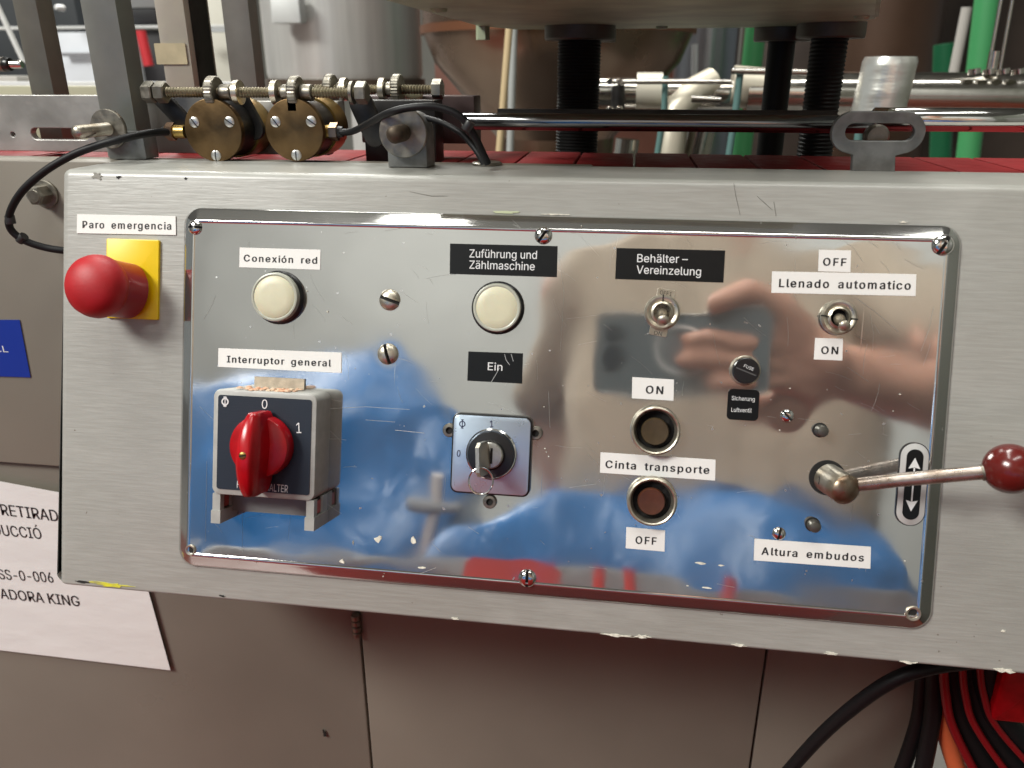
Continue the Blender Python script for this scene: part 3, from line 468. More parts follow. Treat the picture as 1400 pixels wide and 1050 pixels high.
# ================================================================ polished instrument plate
PL, PR, PT, PB = -.2042, .1360, .0516, -.1181
cx, cy = (PL + PR) / 2, (PT + PB) / 2
pc = Vector((cx, cy, 0)); FP = Matrix.Translation(-pc)
plate = thing('instrument_plate', 'mirror polished stainless instrument plate with rolled rim and screws on the grey console', 'panel', pframe(pc))
def rim_ring(ins): return rrect(PL - cx + ins, PR - cx - ins, PB - cy + ins, PT - cy - ins, max(.0012, .0085 - ins), 8)
prof = [(0, 0), (.0002, .0007), (.0007, .0012), (.0015, .0017), (.0050, .0036), (.0057, .0040), (.0062, .0043), (.0067, .0044), (.0072, .0042), (.0076, .0040)]
vs = []; fs = []; n = len(rim_ring(0))
for ins, z in prof:
    vs += [(p[0], p[1], z) for p in rim_ring(ins)]
for i in range(len(prof) - 1):
    for k in range(n): k2 = (k + 1) % n; fs.append((i * n + k, i * n + k2, (i + 1) * n + k2, (i + 1) * n + k))
# gently dished sheet inside the rim
NX, NY = 150, 76; ins = prof[-1][0]; X0, X1, Y0, Y1 = PL - cx + ins, PR - cx - ins, PB - cy + ins, PT - cy - ins
SCREWS = [(267, 311, 11, 0), (743, 322, 12.5, 55), (1289, 335, 14, 62), (533, 410, 15.5, -18), (530.5, 484, 15.5, -72), (1076, 568.5, 9, -45), (1065, 729.5, 9, 80), (721, 790.5, 13, 90)]
sp = [(pl(x, y) - pc) for x, y, r, a in SCREWS] + [pl(261, 752) - pc, pl(1248, 838) - pc]
def dish(x, y):
    e = min(x - X0, X1 - x, y - Y0, Y1 - y); fade = min(1, max(0, e) / .006)
    z = .00016 * noise.noise(Vector((x * 22, y * 26, 3.1))) + .00005 * noise.noise(Vector((x * 60, y * 60, 7.1)))
    for q in sp:
        d2 = (q.x - x) ** 2 + (q.y - y) ** 2; z -= .00010 * math.exp(-d2 / (.0065 ** 2))
    return z * fade
base = len(vs)
for j in range(NY + 1):
    for i in range(NX + 1):
        x = X0 + (X1 - X0) * i / NX; y = Y0 + (Y1 - Y0) * j / NY; vs.append((x, y, .0040 + dish(x, y)))
for j in range(NY):
    for i in range(NX): a = base + j * (NX + 1) + i; fs.append((a, a + 1, a + NX + 2, a + NX + 1))
MB().add(vs, fs).build('sheet', M_PLATE, plate, 50)

def screw_mesh(r, dome, m, slot=.16):
    """domed slotted head standing on z = 0"""
    bm = bmesh.new(); b = MB()
    for sgn in (1, -1):
        t = bmesh.new(); prof = [(r, 0), (r, dome * .25), (r * .93, dome * .5), (r * .72, dome * .8), (r * .4, dome * .96), (r * .02, dome)]
        mb = MB().lathe(prof, 28); me = bpy.data.meshes.new('x'); me.from_pydata([tuple(v) for v in mb.v], [], mb.f); t.from_mesh(me)
        res = bmesh.ops.bisect_plane(t, geom=t.verts[:] + t.edges[:] + t.faces[:], plane_co=(0, sgn * r * slot, 0), plane_no=(0, sgn, 0), clear_inner=True)
        bmesh.ops.holes_fill(t, edges=[e for e in t.edges if e.is_boundary]); t.verts.index_update()
        b.add([v.co.copy() for v in t.verts], [[v.index for v in f.verts] for f in t.faces]); t.free(); bpy.data.meshes.remove(me)
    b.lathe([(r * .97, 0), (r * .97, dome * .22)], 24, 1)
    return b
for i, (x, y, r, ang) in enumerate(SCREWS):
    p = pl(x, y) - pc; rm = r / F_PX * .345 * .97
    screw_mesh(rm, rm * .55, M_CHROME).build('screw', [M_CHROME if i not in (3, 4) else M_NICKEL, M_SHADE_DIRT], plate, 30, Matrix.Translation((p.x, p.y, .0038)) @ Matrix.Rotation(math.radians(ang), 4, 'Z'))
for x, y, r in ((261, 752, 8), (1248, 838.5, 10)):
    p = pl(x, y) - pc; k = r / F_PX * .345
    MB().lathe([(k, 0), (k, .0007), (k * .9, .001), (k * .66, .0009), (k * .63, .0003)], 28, 0, cap0=False, cap1=False).lathe([(k * .66, .0003), (k * .3, .00035)], 20, 1).build('rivet', [M_NICKEL, M_SHADE_DIRT], plate, 35, Matrix.Translation((p.x, p.y, .0038)))
for x, y, dx, r in ((1121, 588, 6, 8), (1111, 717, 6, 8)):
    p = pl(x, y) - pc; k = r / F_PX * .34
    MB().lathe([(k, 0), (k, .0046), (k * .8, .0056), (k * .3, .0060)], 22).lathe([(k * 1.25, 0), (k * 1.25, .0004)], 22, 1).build('locating_pin', [mat('dull_pin_steel', (.12, .115, .10), .4, .7), M_SHADE_DIRT], plate, 40, Matrix.Translation((p.x, p.y, .0038)))
b = MB()
for (x, y, w, h) in [(518, 736.5, 10, 9), (565, 738, 10, 9), (468, 768, 8, 6), (483, 742, 3, 9), (524, 788, 2, 4), (745, 613, 4, 4), (750, 624, 4, 4), (747, 618, 3, 3), (958, 770, 11, 3), (985, 773, 9, 2), (968, 804, 14, 2), (578, 776, 10, 3), (1230, 539, 4, 3), (1221, 562, 3, 3), (1066, 588, 3, 3), (448, 426, 4, 4), (420, 398, 3, 3),
                     (940, 801, 5, 2), (1080, 531, 4, 2), (795, 309, 3, 2), (744, 556, 3, 3), (1237, 767, 3, 3)]:
    c = pl(x, y) - pc; o_ = blob(x, y, w * (1 if w > 7 else .6), h * (1 if w > 7 else .6), H0, 8, .45); b.prism([(q[0] - pc.x, q[1] - pc.y) for q in o_], .0040, .0044, bev=.0001)
g = b.build('paint_fleck', M_CHIP, plate, 0); g['kind'] = 'stuff'
# scratches cut in the polish
b = MB(); M_SCR = mat('scratch_edge', (.74, .73, .71), .4, .6)
def scratch(pts, w=.00012):
    P = [pl(x, y) - pc for x, y in pts]
    for i in range(len(P) - 1):
        a, c = P[i], P[i + 1]; d = (c - a).normalized(); nn = Vector((-d.y, d.x, 0)) * w
        z = .00425; b.add([(a.x - nn.x, a.y - nn.y, z), (c.x - nn.x, c.y - nn.y, z), (c.x, c.y, z + .00005), (a.x, a.y, z + .00005), (c.x + nn.x, c.y + nn.y, z), (a.x + nn.x, a.y + nn.y, z)], [(0, 1, 2, 3), (3, 2, 4, 5)])
for s_ in ([(763, 345), (767, 370), (771, 400), (769, 440), (766, 480)], [(1171, 408), (1195, 425), (1228, 453)], [(1150, 326), (1166, 338), (1180, 358)], [(1185, 328), (1200, 338)], [(1222, 330), (1232, 342)], [(1190, 430), (1194, 455), (1193, 480)], [(331, 628), (331.5, 700), (331.5, 755)],
           [(340, 330), (340, 370)], [(590, 742), (602, 754)], [(500, 574), (540, 577)], [(1160, 594), (1178, 593)], [(283, 630), (281, 740)], [(640, 720), (655, 730)], [(1259, 480), (1270, 450), (1276, 420)], [(1262, 500), (1272, 470)], [(430, 560), (500, 556), (560, 560)], [(700, 300), (712, 312)], [(540, 588), (580, 592)], [(750, 535), (752, 585)], [(805, 775), (830, 778)], [(980, 798), (1004, 803)], [(575, 784), (596, 776)]):
    scratch(s_, random.uniform(.00002, .00005))
rs = random.Random(11)
for k in range(150):
    x, y = rs.uniform(262, 1290), rs.uniform(310, 830); a_ = rs.choice((rs.uniform(-.3, .3), rs.uniform(1.2, 1.9), rs.uniform(.5, .9))); l_ = rs.uniform(6, 46); cv = rs.uniform(-.25, .25)
    pts = [(x + l_ * u * math.cos(a_ + cv * u), min(845, max(305, y + l_ * u * math.sin(a_ + cv * u)))) for u in (0, .33, .66, 1)]
    if max(p_[0] for p_ in pts) < 1266 and max(p_[1] for p_ in pts) < 745 + (x - 250) * .06: scratch(pts, rs.uniform(.000012, .00003))
g = b.build('scratch', M_SCR, plate, 0); g['kind'] = 'stuff'

# ================================================================ labels
label_strip([(106, 293), (240.5, 295.5), (241, 321.5), (105.5, 319)], [('Paro  emergencia', 113.8, 311.8, 234.3, 314, 9.6)], 'white tape label reading Paro emergencia above the red stop button', h=.0002)
label_strip([(328, 338.5), (438.5, 341.5), (438, 369), (327.5, 365.5)], [('Conexión  red', 334, 357.3, 433.5, 360.6, 9)], 'white tape label reading Conexión red')
label_strip([(299, 476), (467.3, 482), (467, 510), (298.5, 501.5)], [('Interruptor  general', 311, 495.3, 452.7, 501, 9)], 'white tape label reading Interruptor general')
label_strip([(1119.5, 341.5), (1163.5, 342.5), (1162.5, 372.5), (1118.5, 371)], [('OFF', 1125, 363, 1156, 363.8, 10.2)], 'small white OFF label above the Llenado automatico label')
label_strip([(1055.5, 371), (1252.5, 375), (1251.5, 405), (1054.5, 400.5)], [('Llenado  automatico', 1065, 392.4, 1244, 396, 11)], 'white tape label reading Llenado automatico')
label_strip([(1114.5, 462), (1152.5, 463), (1151.5, 493), (1112.5, 491.5)], [('ON', 1122.5, 483.5, 1145, 484.3, 10)], 'small white ON label below the right toggle switch')
label_strip([(864.5, 515.5), (921.5, 519), (920.8, 548), (863.8, 544.5)], [('ON', 883, 537.5, 906, 538.8, 10.4)], 'small white ON label above the olive push button')
label_strip([(821, 618.3), (978.3, 628.5), (977.6, 657), (820.3, 646.3)], [('Cinta  transporte', 828, 639.2, 969, 647.6, 10)], 'white tape label reading Cinta transporte between two push buttons')
label_strip([(856.3, 720.5), (909.3, 725), (908.5, 754), (855.5, 749.5)], [('OFF', 869, 742.7, 897, 744.6, 10)], 'small white OFF label below the brown push button')
label_strip([(1031.5, 736.5), (1190.5, 747.5), (1189.7, 777.5), (1030.5, 766)], [('Altura  embudos', 1041, 757.8, 1180, 767.3, 10)], 'white tape label reading Altura embudos below the lever')
label_strip([(615.5, 333), (762.5, 336.5), (761.5, 379), (615, 374.5)], [('Zuführung und', 642, 352, 734, 354.2, 11), ('Zählmaschine', 642, 367.3, 731, 369.8, 11)], 'wide black label reading Zuführung und Zählmaschine', False)
label_strip([(843, 339), (991.5, 342.5), (989, 386.5), (841, 381.5)], [('Behälter –', 871, 358.5, 940, 359.8, 11), ('Vereinzelung', 870, 374, 958, 377, 11)], 'wide black label reading Behälter Vereinzelung above a toggle', False)
ein = label_strip([(640.5, 480.5), (715, 483), (714, 524.5), (639, 520.5)], [('Ein', 667, 505.8, 686.8, 507, 10.5)], 'small cracked black label reading Ein', False)
for pts_ in ([(672, 522), (678, 512), (683, 503)], [(690, 484), (692, 492), (697, 499)], [(699, 484), (702, 494)]):
    Q = [ein.matrix_world.inverted() @ PM @ pl(x_, y_, H0) for x_, y_ in pts_]
    for i in range(len(Q) - 1):
        d_ = (Q[i + 1] - Q[i]).normalized(); nn = Vector((-d_.y, d_.x, 0)) * .00011
        MB().add([(q_.x, q_.y, .00042) for q_ in (Q[i] - nn, Q[i + 1] - nn, Q[i + 1] + nn, Q[i] + nn)], [(0, 1, 2, 3)]).build('crack', mat('grey_crack', (.42, .43, .43), .4), ein, 0)
label_strip([(995, 531.5), (1038, 533), (1037, 575.5), (993.5, 573.5)], [('Sicherung', 1000, 546.7, 1031.5, 548.6, 5.6), ('Luftventil', 999.5, 562.8, 1027.3, 564, 5.6)], 'square black label reading Sicherung Luftventil under the fuse', False, rad=.0018)
# arrow plate
c = pl(1248, 662.5, H0 + .0012); c.z = H0
e = thing('arrow_plate', 'upright oval black plate with white double arrow behind the lever rod', 'sign', pframe(c, math.radians(-.2)))
a, b_ = pl(1249.5, 607, H0 + .0012), pl(1246, 719, H0 + .0012); hh = (a - b_).length / 2; ww = (pl(1230, 662, H0 + .0012) - pl(1269.5, 664, H0 + .0012)).length / 2 * .97
MB().prism(rrect(-ww, ww, -hh, hh, ww * .999, 10), 0, .0012, bev=.0002).build('rim_plate', mat('pale_plate_rim', (.50, .495, .48), .4), e)
MB().prism(rrect(-ww - .0003, ww + .0003, -hh - .0003, hh + .0003, ww * .999, 10), 0, .0007).build('back_plate', M_BLKPL, e)
MB().prism(rrect(-ww + .0022, ww - .0022, -hh + .0024, hh - .0024, ww - .0023, 10), .0012, .00135).build('black_field', M_BLKLAB, e, 0)
def tri(s): return [(-.0019, s * .0063), (.0019, s * .0063), (0, s * .0105)] if s > 0 else [(0, s * .0105), (.0019, s * .0063), (-.0019, s * .0063)]
MB().prism([(-.0003, -.0070), (.0003, -.0070), (.0003, .0070), (-.0003, .0070)], .00135, .00145).build('arrow_shaft', M_WPRINT, e, 0)
for s_ in (1, -1): MB().prism([(-.0023, s_ * .0066), (0, s_ * .0072), (.0023, s_ * .0066), (0, s_ * .0112)][::s_], .00135, .0015).build('arrow_head', M_WPRINT, e, 0)

# ================================================================ controls
def circ(px, py, r, h): c = pl(px, py, h); k = (pl(px, py - r, h) - pl(px, py + r, h)).length / 2; return c, k
# emergency stop
c = pl(180.5, 381.5, .0015); c.z = 0
e = thing('emergency_stop', 'red mushroom emergency stop button on a yellow backing plate', 'emergency stop', pframe(c))
q = [pl(x, y, .0015) for x, y in ((145.5, 326), (215, 327), (215.5, 437.5), (149, 434))]
w0, w1, y0, y1 = q[0].x - c.x, q[2].x - c.x, q[2].y - c.y, q[0].y - c.y
MB().prism(rrect(w0, w1, y0, y1, .0008), 0, .0015, bev=.0002).build('backing_plate', M_YEL, e)
s0, k0 = circ(180.5, 399, 36, .0015); s1, k1 = circ(132.5, 391.5, 43.8, .0185)
bx, by = s0.x - c.x, s0.y - c.y
b0 = Vector((s0.x - c.x, s0.y - c.y, .0015)); b1 = Vector((s1.x - c.x, s1.y - c.y, .0155))
b0 = b1.lerp(b0, .75); b0.z = .0015
MB().tube([b0, b0.lerp(b1, .5), b1], [k1 * .90, k1 * .91, k1 * .93], 48).build('collar', mat('dark_red_collar', (.30, .006, .010), .3), e, 40)
T = Matrix.Translation((b1.x, b1.y, 0))
MB().lathe([(k1 * .93, .0150), (k1 * .97, .0158), (k1, .0175), (k1 * .99, .0195), (k1 * .93, .0222), (k1 * .8, .0246), (k1 * .6, .0264), (k1 * .35, .0275), (k1 * .15, .0279), (0.00005, .0280)], 64, T=T).build('mushroom_head', M_RED, e, 50)

# indicator lamps
def lamp(px, py, r, label, h=.0105):
    s1, k1 = circ(px, py, r, h); c = Vector((s1.x, s1.y, H0))
    e = thing('indicator_lamp', label, 'indicator lamp', pframe(c), 'cream indicator lamps'); t = h - H0
    MB().lathe([(k1 * 1.10, 0), (k1 * 1.10, .0008), (k1 * 1.04, .0012), (k1 * 1.0, t * .55)], 40, cap1=False).build('base_ring', M_BLKPL, e)
    MB().lathe([(k1 * .99, t * .3), (k1, t * .8), (k1 * .97, t * .97), (k1 * .93, t), (k1 * .90, t), (k1 * .87, t * .95), (k1 * .84, t * .92)], 48, cap1=False).build('bezel', M_LRING, e)
    MB().lathe([(k1 * .86, t * .6), (k1 * .86, t * .93), (k1 * .82, t * .99), (k1 * .5, t * 1.03), (.00005, t * 1.05)], 48).build('lens', M_CREAM, e, 50)
    return e
lamp(374.5, 406, 34, 'round cream indicator lamp below the Conexión red label', .0100)
lamp(679, 420.5, 33.5, 'round cream indicator lamp below the Zuführung label', .0080)

# main rotary switch
hF = .0206
q = [pl(*p, hF) for p in ((292, 533), (433, 537.7), (430, 685), (292, 676))]
x0, x1, y1, y0 = q[0].x, (q[1].x + q[2].x) / 2, (q[0].y + q[1].y) / 2, (q[2].y + q[3].y) / 2
c = Vector(((x0 + x1) / 2, (y0 + y1) / 2, H0)); hw = (x1 - x0) / 2; hv = (y1 - y0) / 2; t = hF - H0
sw = thing('rotary_switch', 'grey boxed main switch with red turn knob and dark HAUPTSCHALTER face', 'rotary switch', pframe(c))
MB().prism(rrect(-hw, hw, -hv, hv, .0034), 0, t, bev=.0007).build('cover', M_GPLAS, sw)
yb = (pl(300, 716, hF).y + pl(425, 726, hF).y) / 2 - c.y
for s_ in (-1, 1):
    xa, xb = (-hw, -hw + .0040) if s_ < 0 else (hw - .0040, hw)
    b = MB().box(xa + .0002, xb - .0002, yb + .0058, -hv + .0002, t * .74, t - .0006).box(xa - .0002, xb + .0002, yb, yb + .0058, .0001, t - .0001)
    b.box(xa + .0002, xb - .0002, yb + .0058, -hv + .0004, .0001, t * .36)
    sf = b.build('side_foot', M_GPLAS, sw)
    MB().box(xa + .0006, xb - .0012, yb + .006, -hv + .0001, t * .365, t * .735).build('latch_recess', M_SHADE_DIRT, sf, 0)
    MB().box(xa + .0010, xb - .0007, yb + .0066, -hv - .0012, t * .42, t * .66).build('red_latch', mat('faded_red_latch', (.42, .08, .07), .5), sf)
MB().box(-hw + .004, hw - .004, yb + .0035, -hv + .002, .0003, .0050).build('recessed_panel', mat('dark_grey_panel', (.17, .17, .165), .35), sw)
MB().prism(rrect(-hw + .0024, hw - .0022, -hv + .0026, hv - .0025, .0012), t, t + .0003).build('face_plate', M_ANTH, sw, 0)
F = Matrix.Translation(-c)
def on_face(s_, x0_, y0_, x1_, y1_, cap, bold=0, m=M_WPRINT, name='marking'):
    t_ = surface_text(s_, x0_, y0_, x1_, y1_, cap, hF + .0003, m, sw, F, bold=bold, name=name); t_.location.z = t + .00036; return t_
on_face('0', 358, 558.5, 365.5, 559, 12.5); on_face('1', 405.5, 592, 409, 592, 14, name='marking')
on_face('HAUPTSCHALTER', 324, 667, 393.5, 673.5, 10)
p = pl(308.5, 549, hF) - c; p.z = t + .0004
MB().lathe([(.0017, 0), (.0017, .0002), (.0011, .0002), (.0011, 0)], 20, cap0=False, cap1=False).box(-.0002, .0002, -.0024, .0024, 0, .0002).box(-.0007, .0007, .0016, .0022, 0, .0002).box(-.0007, .0007, -.0022, -.0016, 0, .0002).build('marking', M_WPRINT, sw, 0, Matrix.Translation(p))
kc, kr = circ(354.5, 611, 42.5, hF + .006); kx, ky = kc.x - c.x, kc.y - c.y
T = Matrix.Translation((kx, ky, 0))
MB().lathe([(kr * .95, t + .0004), (kr, t + .001), (kr * 1.0, t + .006), (kr * .96, t + .0072), (kr * .8, t + .0078), (kr * .3, t + .0080)], 56, T=T).build('knob_disc', M_REDG, sw)
# grip: an upright ridge, tapered at both ends
hg = .054
a = pl(352, 562, hg - .004) - c; b_ = pl(350, 683, hg - .012) - c
vs = []; fs = []; NS = 29
for i in range(NS):
    u = i / (NS - 1); y = ky + .0155 - u * .0355; x = kx + .0008 - .0010 * u
    env = math.sin(PI * min(1, max(0, .015 + u * .94))) ** .42
    w = .0052 * (1 - .35 * abs(u - .4)) * env + .0008; wt = .0026 * env + .0006; top = t + .0085 + .0135 * math.sin(PI * min(1, max(0, (.10 + u * .80)))) ** .45
    for dx, z in ((-w, t + .0020), (-w * .9, t + .0075), (-wt - .0012, (t + .007 + top) / 2), (-wt, top - .0006), (-wt * .5, top), (wt * .5, top), (wt, top - .0006), (wt + .0012, (t + .007 + top) / 2), (w * .9, t + .0075), (w, t + .0020)):
        vs.append((x + dx, y, z))
for i in range(NS - 1):
    for k in range(10): k2 = (k + 1) % 10; fs.append((i * 10 + k, i * 10 + k2, (i + 1) * 10 + k2, (i + 1) * 10 + k))
fs += [tuple(range(10)), tuple((NS - 1) * 10 + k for k in range(10))]
kg = MB().add(vs, fs).build('knob_grip', M_REDG, sw, 60)
screw_mesh(.0016, .0005, M_BRASSY, .2).build('grip_screw', [M_BRASSY, M_SHADE_DIRT], kg, 30, Matrix.Translation((kx + .0003, ky - .0015, t + .0219)) @ Matrix.Rotation(.2, 4, 'Z'))
b = MB(); rs = random.Random(3)
for k in range(70):
    x = rs.uniform(-.013, .012); b.lathe([(.0022, 0), (.0018, .0008), (.0006, .0013)], 7, T=Matrix.Translation((x, hv + .0003 + rs.uniform(-.0004, .0003), rs.uniform(.003, t - .001))) @ Matrix.Rotation(-PI / 2, 4, 'X') @ Matrix.Scale(rs.uniform(.25, .75), 4))
b.build('glue_residue', mat('salmon_glue_residue', (.60, .30, .18), .7, var=.3, vs=300, col2=(.62, .5, .36)), sw)
b = MB().box(-.0125, .0115, hv + .0004, hv + .0052, .0002, .0009); b.build('foam_strip', mat('beige_foam', (.52, .44, .34), .8, var=.2, vs=300, bump=.6, bs=900), sw)

# key switch
c = pl(671, 622.2, H0 + .003); c.z = H0; hk = .0178
ks = thing('key_switch', 'square aluminium key switch with black collar between the main switch and push buttons', 'key switch', pframe(c))
MB().prism(rrect(-hk, hk, -hk, hk, .0032), 0, .0028, bev=.0003).build('black_base', M_BLKPL, ks)
MB().prism(rrect(-hk + .0007, hk - .0007, -hk + .0007, hk - .0007, .0028), .0028, .0034, bev=.0003).build('face_plate', M_SATIN, ks)
rc, rk = circ(670.5, 621.8, 33.5, H0 + .006); T = Matrix.Translation((rc.x - c.x, rc.y - c.y, 0))
MB().lathe([(rk * 1.05, .0034), (rk * 1.05, .0040), (rk * 1.0, .0044)], 48, T=T).build('trim_ring', M_CHROME, ks)
MB().lathe([(rk * .99, .0036), (rk * .98, .0052), (rk * .93, .0062), (rk * .62, .0066), (rk * .56, .0062)], 48, T=T).build('black_collar', M_BLKPL, ks)
MB().lathe([(rk * .54, .0060), (rk * .54, .0082), (rk * .49, .0088), (rk * .2, .0090)], 36, T=T).build('lock_cylinder', mat('lock_nickel', (.62, .61, .57), .3, .9, var=.15, vs=300), ks)
T2 = T @ Matrix.Translation((.0009, -.0002, 0)); MB().box(-.0005, .0005, -.0032, .0036, .0088, .0093, T=T2).build('keyway', M_SHADE_DIRT, ks, 0)
F = Matrix.Translation(-c)
for s_, x0_, y0_, x1_, y1_, cap in (('1', 670, 584, 672.5, 584, 9), ('0', 624.5, 624, 629, 624.5, 9)):
    t_ = surface_text(s_, x0_, y0_, x1_, y1_, cap, H0 + .0034, mat('blue_black_print', (.01, .012, .06), .5), ks, F, bold=.008, name='marking'); t_.location.z = .00346
p = pl(632, 579.5, H0 + .0034) - c
MB().lathe([(.0014, 0), (.0014, .0001), (.0010, .0001), (.0010, 0)], 20, cap0=False, cap1=False).box(-.00018, .00018, -.002, .002, 0, .0001).box(-.0006, .0006, -.002, -.0017, 0, .0001).box(-.0006, .0006, .0017, .002, 0, .0001).build('marking', MATS['blue_black_print'], ks, 0, Matrix.Translation((p.x, p.y, .00346)))
for x, y in ((615, 588), (732.5, 592), (670, 685.5)):
    p = pl(x, y) - c
    MB().lathe([(.0031, 0), (.0031, .0009), (.0027, .0014), (.0016, .0015)], 26, cap1=False).lathe([(.0016, .0015), (.0015, .0006), (.0003, .0006)], 6, 1, cap0=False).build('cap_screw', [M_ZINC, M_SHADE_DIRT], ks, 30, Matrix.Translation((p.x, p.y, 0)))
# key standing in the lock, seen almost edge-on
kp = Vector((rc.x - .0004, rc.y, H0 + .0090)); ke = thing('key', 'flat steel key standing in the lock with a thin split ring', 'key', pframe(kp) @ Matrix.Rotation(-.20, 4, 'Y') @ Matrix.Rotation(math.radians(90 + 4), 4, 'Z'))
bow = [(-.0075, .006), (-.0075, .0030), (-.0045, .0012), (-.0022, .0008), (-.0022, -.003), (.0022, -.003), (.0022, .0008), (.0045, .0012), (.0068, .0030), (.0068, .0105), (.0050, .0130), (-.0055, .0130), (-.0075, .0112)]
# bow stands in the plane (along slope, out): local x = along slope, z = out
kb = MB(); vs = []; n = len(bow)
for yy in (-.0008, .0008): vs += [(bx_, yy, bz_) for bx_, bz_ in bow]
kb.add(vs, [tuple(range(n)), tuple(range(n, 2 * n))[::-1]] + [(k, (k + 1) % n, n + (k + 1) % n, n + k) for k in range(n)])
kb.build('bow', mat('key_nickel', (.60, .57, .48), .3, .85, bump=.2, bs=500), ke, 30)
ring = [Vector((-.0045 - .0050 + .0056 * math.cos(a), .0050 * math.sin(a), .0095 + .0012 * math.sin(a))) for a in [2 * PI * k / 28 for k in range(29)]]
MB().tube(ring, .00035, 8).tube([r + Vector((0, 0, .0005)) for r in ring[8:20]], .00033, 8).build('key_ring', M_CHROME, ke)

# toggles
def toggle(px, py, r, lx, ly, label, tabs):
    s, k = circ(px, py, r, H0 + .003); c = Vector((s.x, s.y, H0))
    e = thing('toggle_switch', label, 'toggle switch', pframe(c), 'small metal toggle switches')
    if tabs:
        o_ = [];
        curve_plate('legend_plate', rrect(-k * .48, k * .50, -k * 1.32, k * 1.32, .0007), [], .0006, .0001, M_NICKEL, e, Matrix.Translation((0, 0, .0002)) @ Matrix.Rotation(-.14, 4, 'Z'))
        for s_, yy, ww in (('OFF1', k * 1.02, .0050), ('ON', -k * 1.26, .0034)):
            text_mesh('lettering', s_, ww, .0017, M_INK, e, Matrix.Rotation(-.14, 4, 'Z') @ Matrix.Translation((-ww / 2, yy - .0003, .0009)))
    ro = k; ri = k * .56
    b = MB().lathe([(ro * .96, .0008), (ro, .0014), (ro * .98, .0026), (ro * .86, .0036), (ro * .72, .0034), (ro * .62, .0028), (ri, .0030), (ri * 1.02, .0038), (ri * .90, .0041), (ri * .84, .0036), (ri * .82, -.0005)], 44, cap0=False, cap1=False)
    rn = b.build('ring_nut', M_NICKEL, e, 30)
    MB().lathe([(ri * .82, .0008), (.0003, .0008)], 24, 0).build('well', M_SHADE_DIRT, e)
    notch = .0009
    for a in ((90,) if tabs else (176, -4)):
        MB().box(ri * 1.08, ro * .985, -.00028, .00028, .0022, .00375, T=Matrix.Rotation(math.radians(a), 4, 'Z')).build('nut_slot', M_SHADE_DIRT, rn, 0)
    lv, lk = circ(lx, ly, 7.6, H0 + .012); d = Vector((lv.x - c.x, lv.y - c.y, .0115)); n_ = 12; a0 = Vector((0, 0, .0012)); b = MB()
    pts = [a0.lerp(d, u) for u in (0, .12, .25, .4, .55, .7, .82, .9, .96, 1.0)]
    b.tube(pts, [.0018, .0022, .0023, .0016, .0013, .0015, .0020, .0024, .0021, .0009], 20)
    b.build('lever', M_NICKEL, e, 50)
toggle(905.5, 427, 24.5, 907, 439, 'metal toggle switch with OFF and ON tabs under the Behälter label', True)
toggle(1147.5, 434, 24.5, 1156, 447, 'metal toggle switch between the Llenado automatico and ON labels', False)

# push buttons
def push(px, py, r, cx_, cy_, cr_, m, label):
    s, k = circ(px, py, r, H0 + .004); c = Vector((s.x, s.y, H0))
    e = thing('push_button', label, 'push button', pframe(c), 'recessed push buttons')
    MB().lathe([(k * .97, 0), (k * 1.0, .0010), (k * 1.0, .0030), (k * .97, .0042), (k * .91, .0047), (k * .86, .0044), (k * .80, .0030), (k * .76, .0008)], 52, cap0=False, cap1=False).build('bezel', M_NICKEL, e)
    MB().lathe([(k * .80, .0006), (k * .3, .0006)], 40).build('well', M_SHADE_DIRT, e)
    kk = cr_ / F_PX * .3445; q = pl(cx_, cy_, H0 + .003) - c
    MB().lathe([(kk * .96, .0006), (kk, .0012), (kk, .0032), (kk * .93, .0038), (kk * .7, .0037), (.00005, .0034)], 40, T=Matrix.Translation((q.x * .6, q.y * .6, 0))).build('cap', m, e, 40)
push(896.3, 589, 34, 895, 591, 18.6, mat('olive_brown_cap', (.062, .042, .020), .35, var=.2, vs=200), 'round push button with olive brown cap below the ON label')
push(891.5, 686, 34, 890, 686, 18.6, mat('red_brown_cap', (.085, .028, .014), .35, var=.2, vs=200), 'round push button with red brown cap above the OFF label')

# fuse holder
s, k = circ(1020.5, 507, 18, H0 + .0045); c = Vector((s.x, s.y, H0))
e = thing('fuse_holder', 'round black fuse holder cap above the Sicherung label', 'fuse holder', pframe(c, -.35))
MB().lathe([(k * 1.16, 0), (k * 1.16, .0009), (k * 1.06, .0014)], 36).build('collar', M_NICKEL, e)
MB().lathe([(k, .0012), (k, .0040), (k * .93, .0047), (k * .2, .0048)], 36).build('cap', M_BLKPL, e)
text_mesh('lettering', 'FUSE', .0042, .0013, M_WPRINT, e, Matrix.Translation((-.0018, .0010, .0049)))
MB().box(-k * .8, k * .8, -.0006, -.0001, .00475, .0049).build('slot', mat('grey_slot', (.08, .08, .08), .5), e, 0)

# lever
a, ka = circ(1131, 653, 21, H0); c = Vector((a.x, a.y, H0)); hl = .017
f, kf = circ(1158.5, 671, 21, hl)
lv = thing('lever', 'bent steel lever with large red ball knob reaching past the right rim', 'lever', pframe(c))
MB().lathe([(ka * 1.14, 0), (ka * 1.14, .0004)], 40).build('shaft_hole', M_SHADE_DIRT, lv, 0)
tip = Vector((f.x - c.x, f.y - c.y, hl - H0)); ax = tip.normalized(); rr = kf * 1.07
M_WORN = mat('worn_greyed_steel', (.48, .455, .40), .36, .9, var=.3, vs=110, rv=.1, bump=.2, bs=500, col2=(.32, .275, .21))
b = MB().tube([Vector((0, 0, .0002)).lerp(tip, u) for u in (0, .3, .6, .86, .95, .985, 1)], [rr * .93, rr * .93, rr * .93, rr * .93, rr * .9, rr * .8, rr * .5], 36)
b.build('shaft', M_WORN, lv, 40)
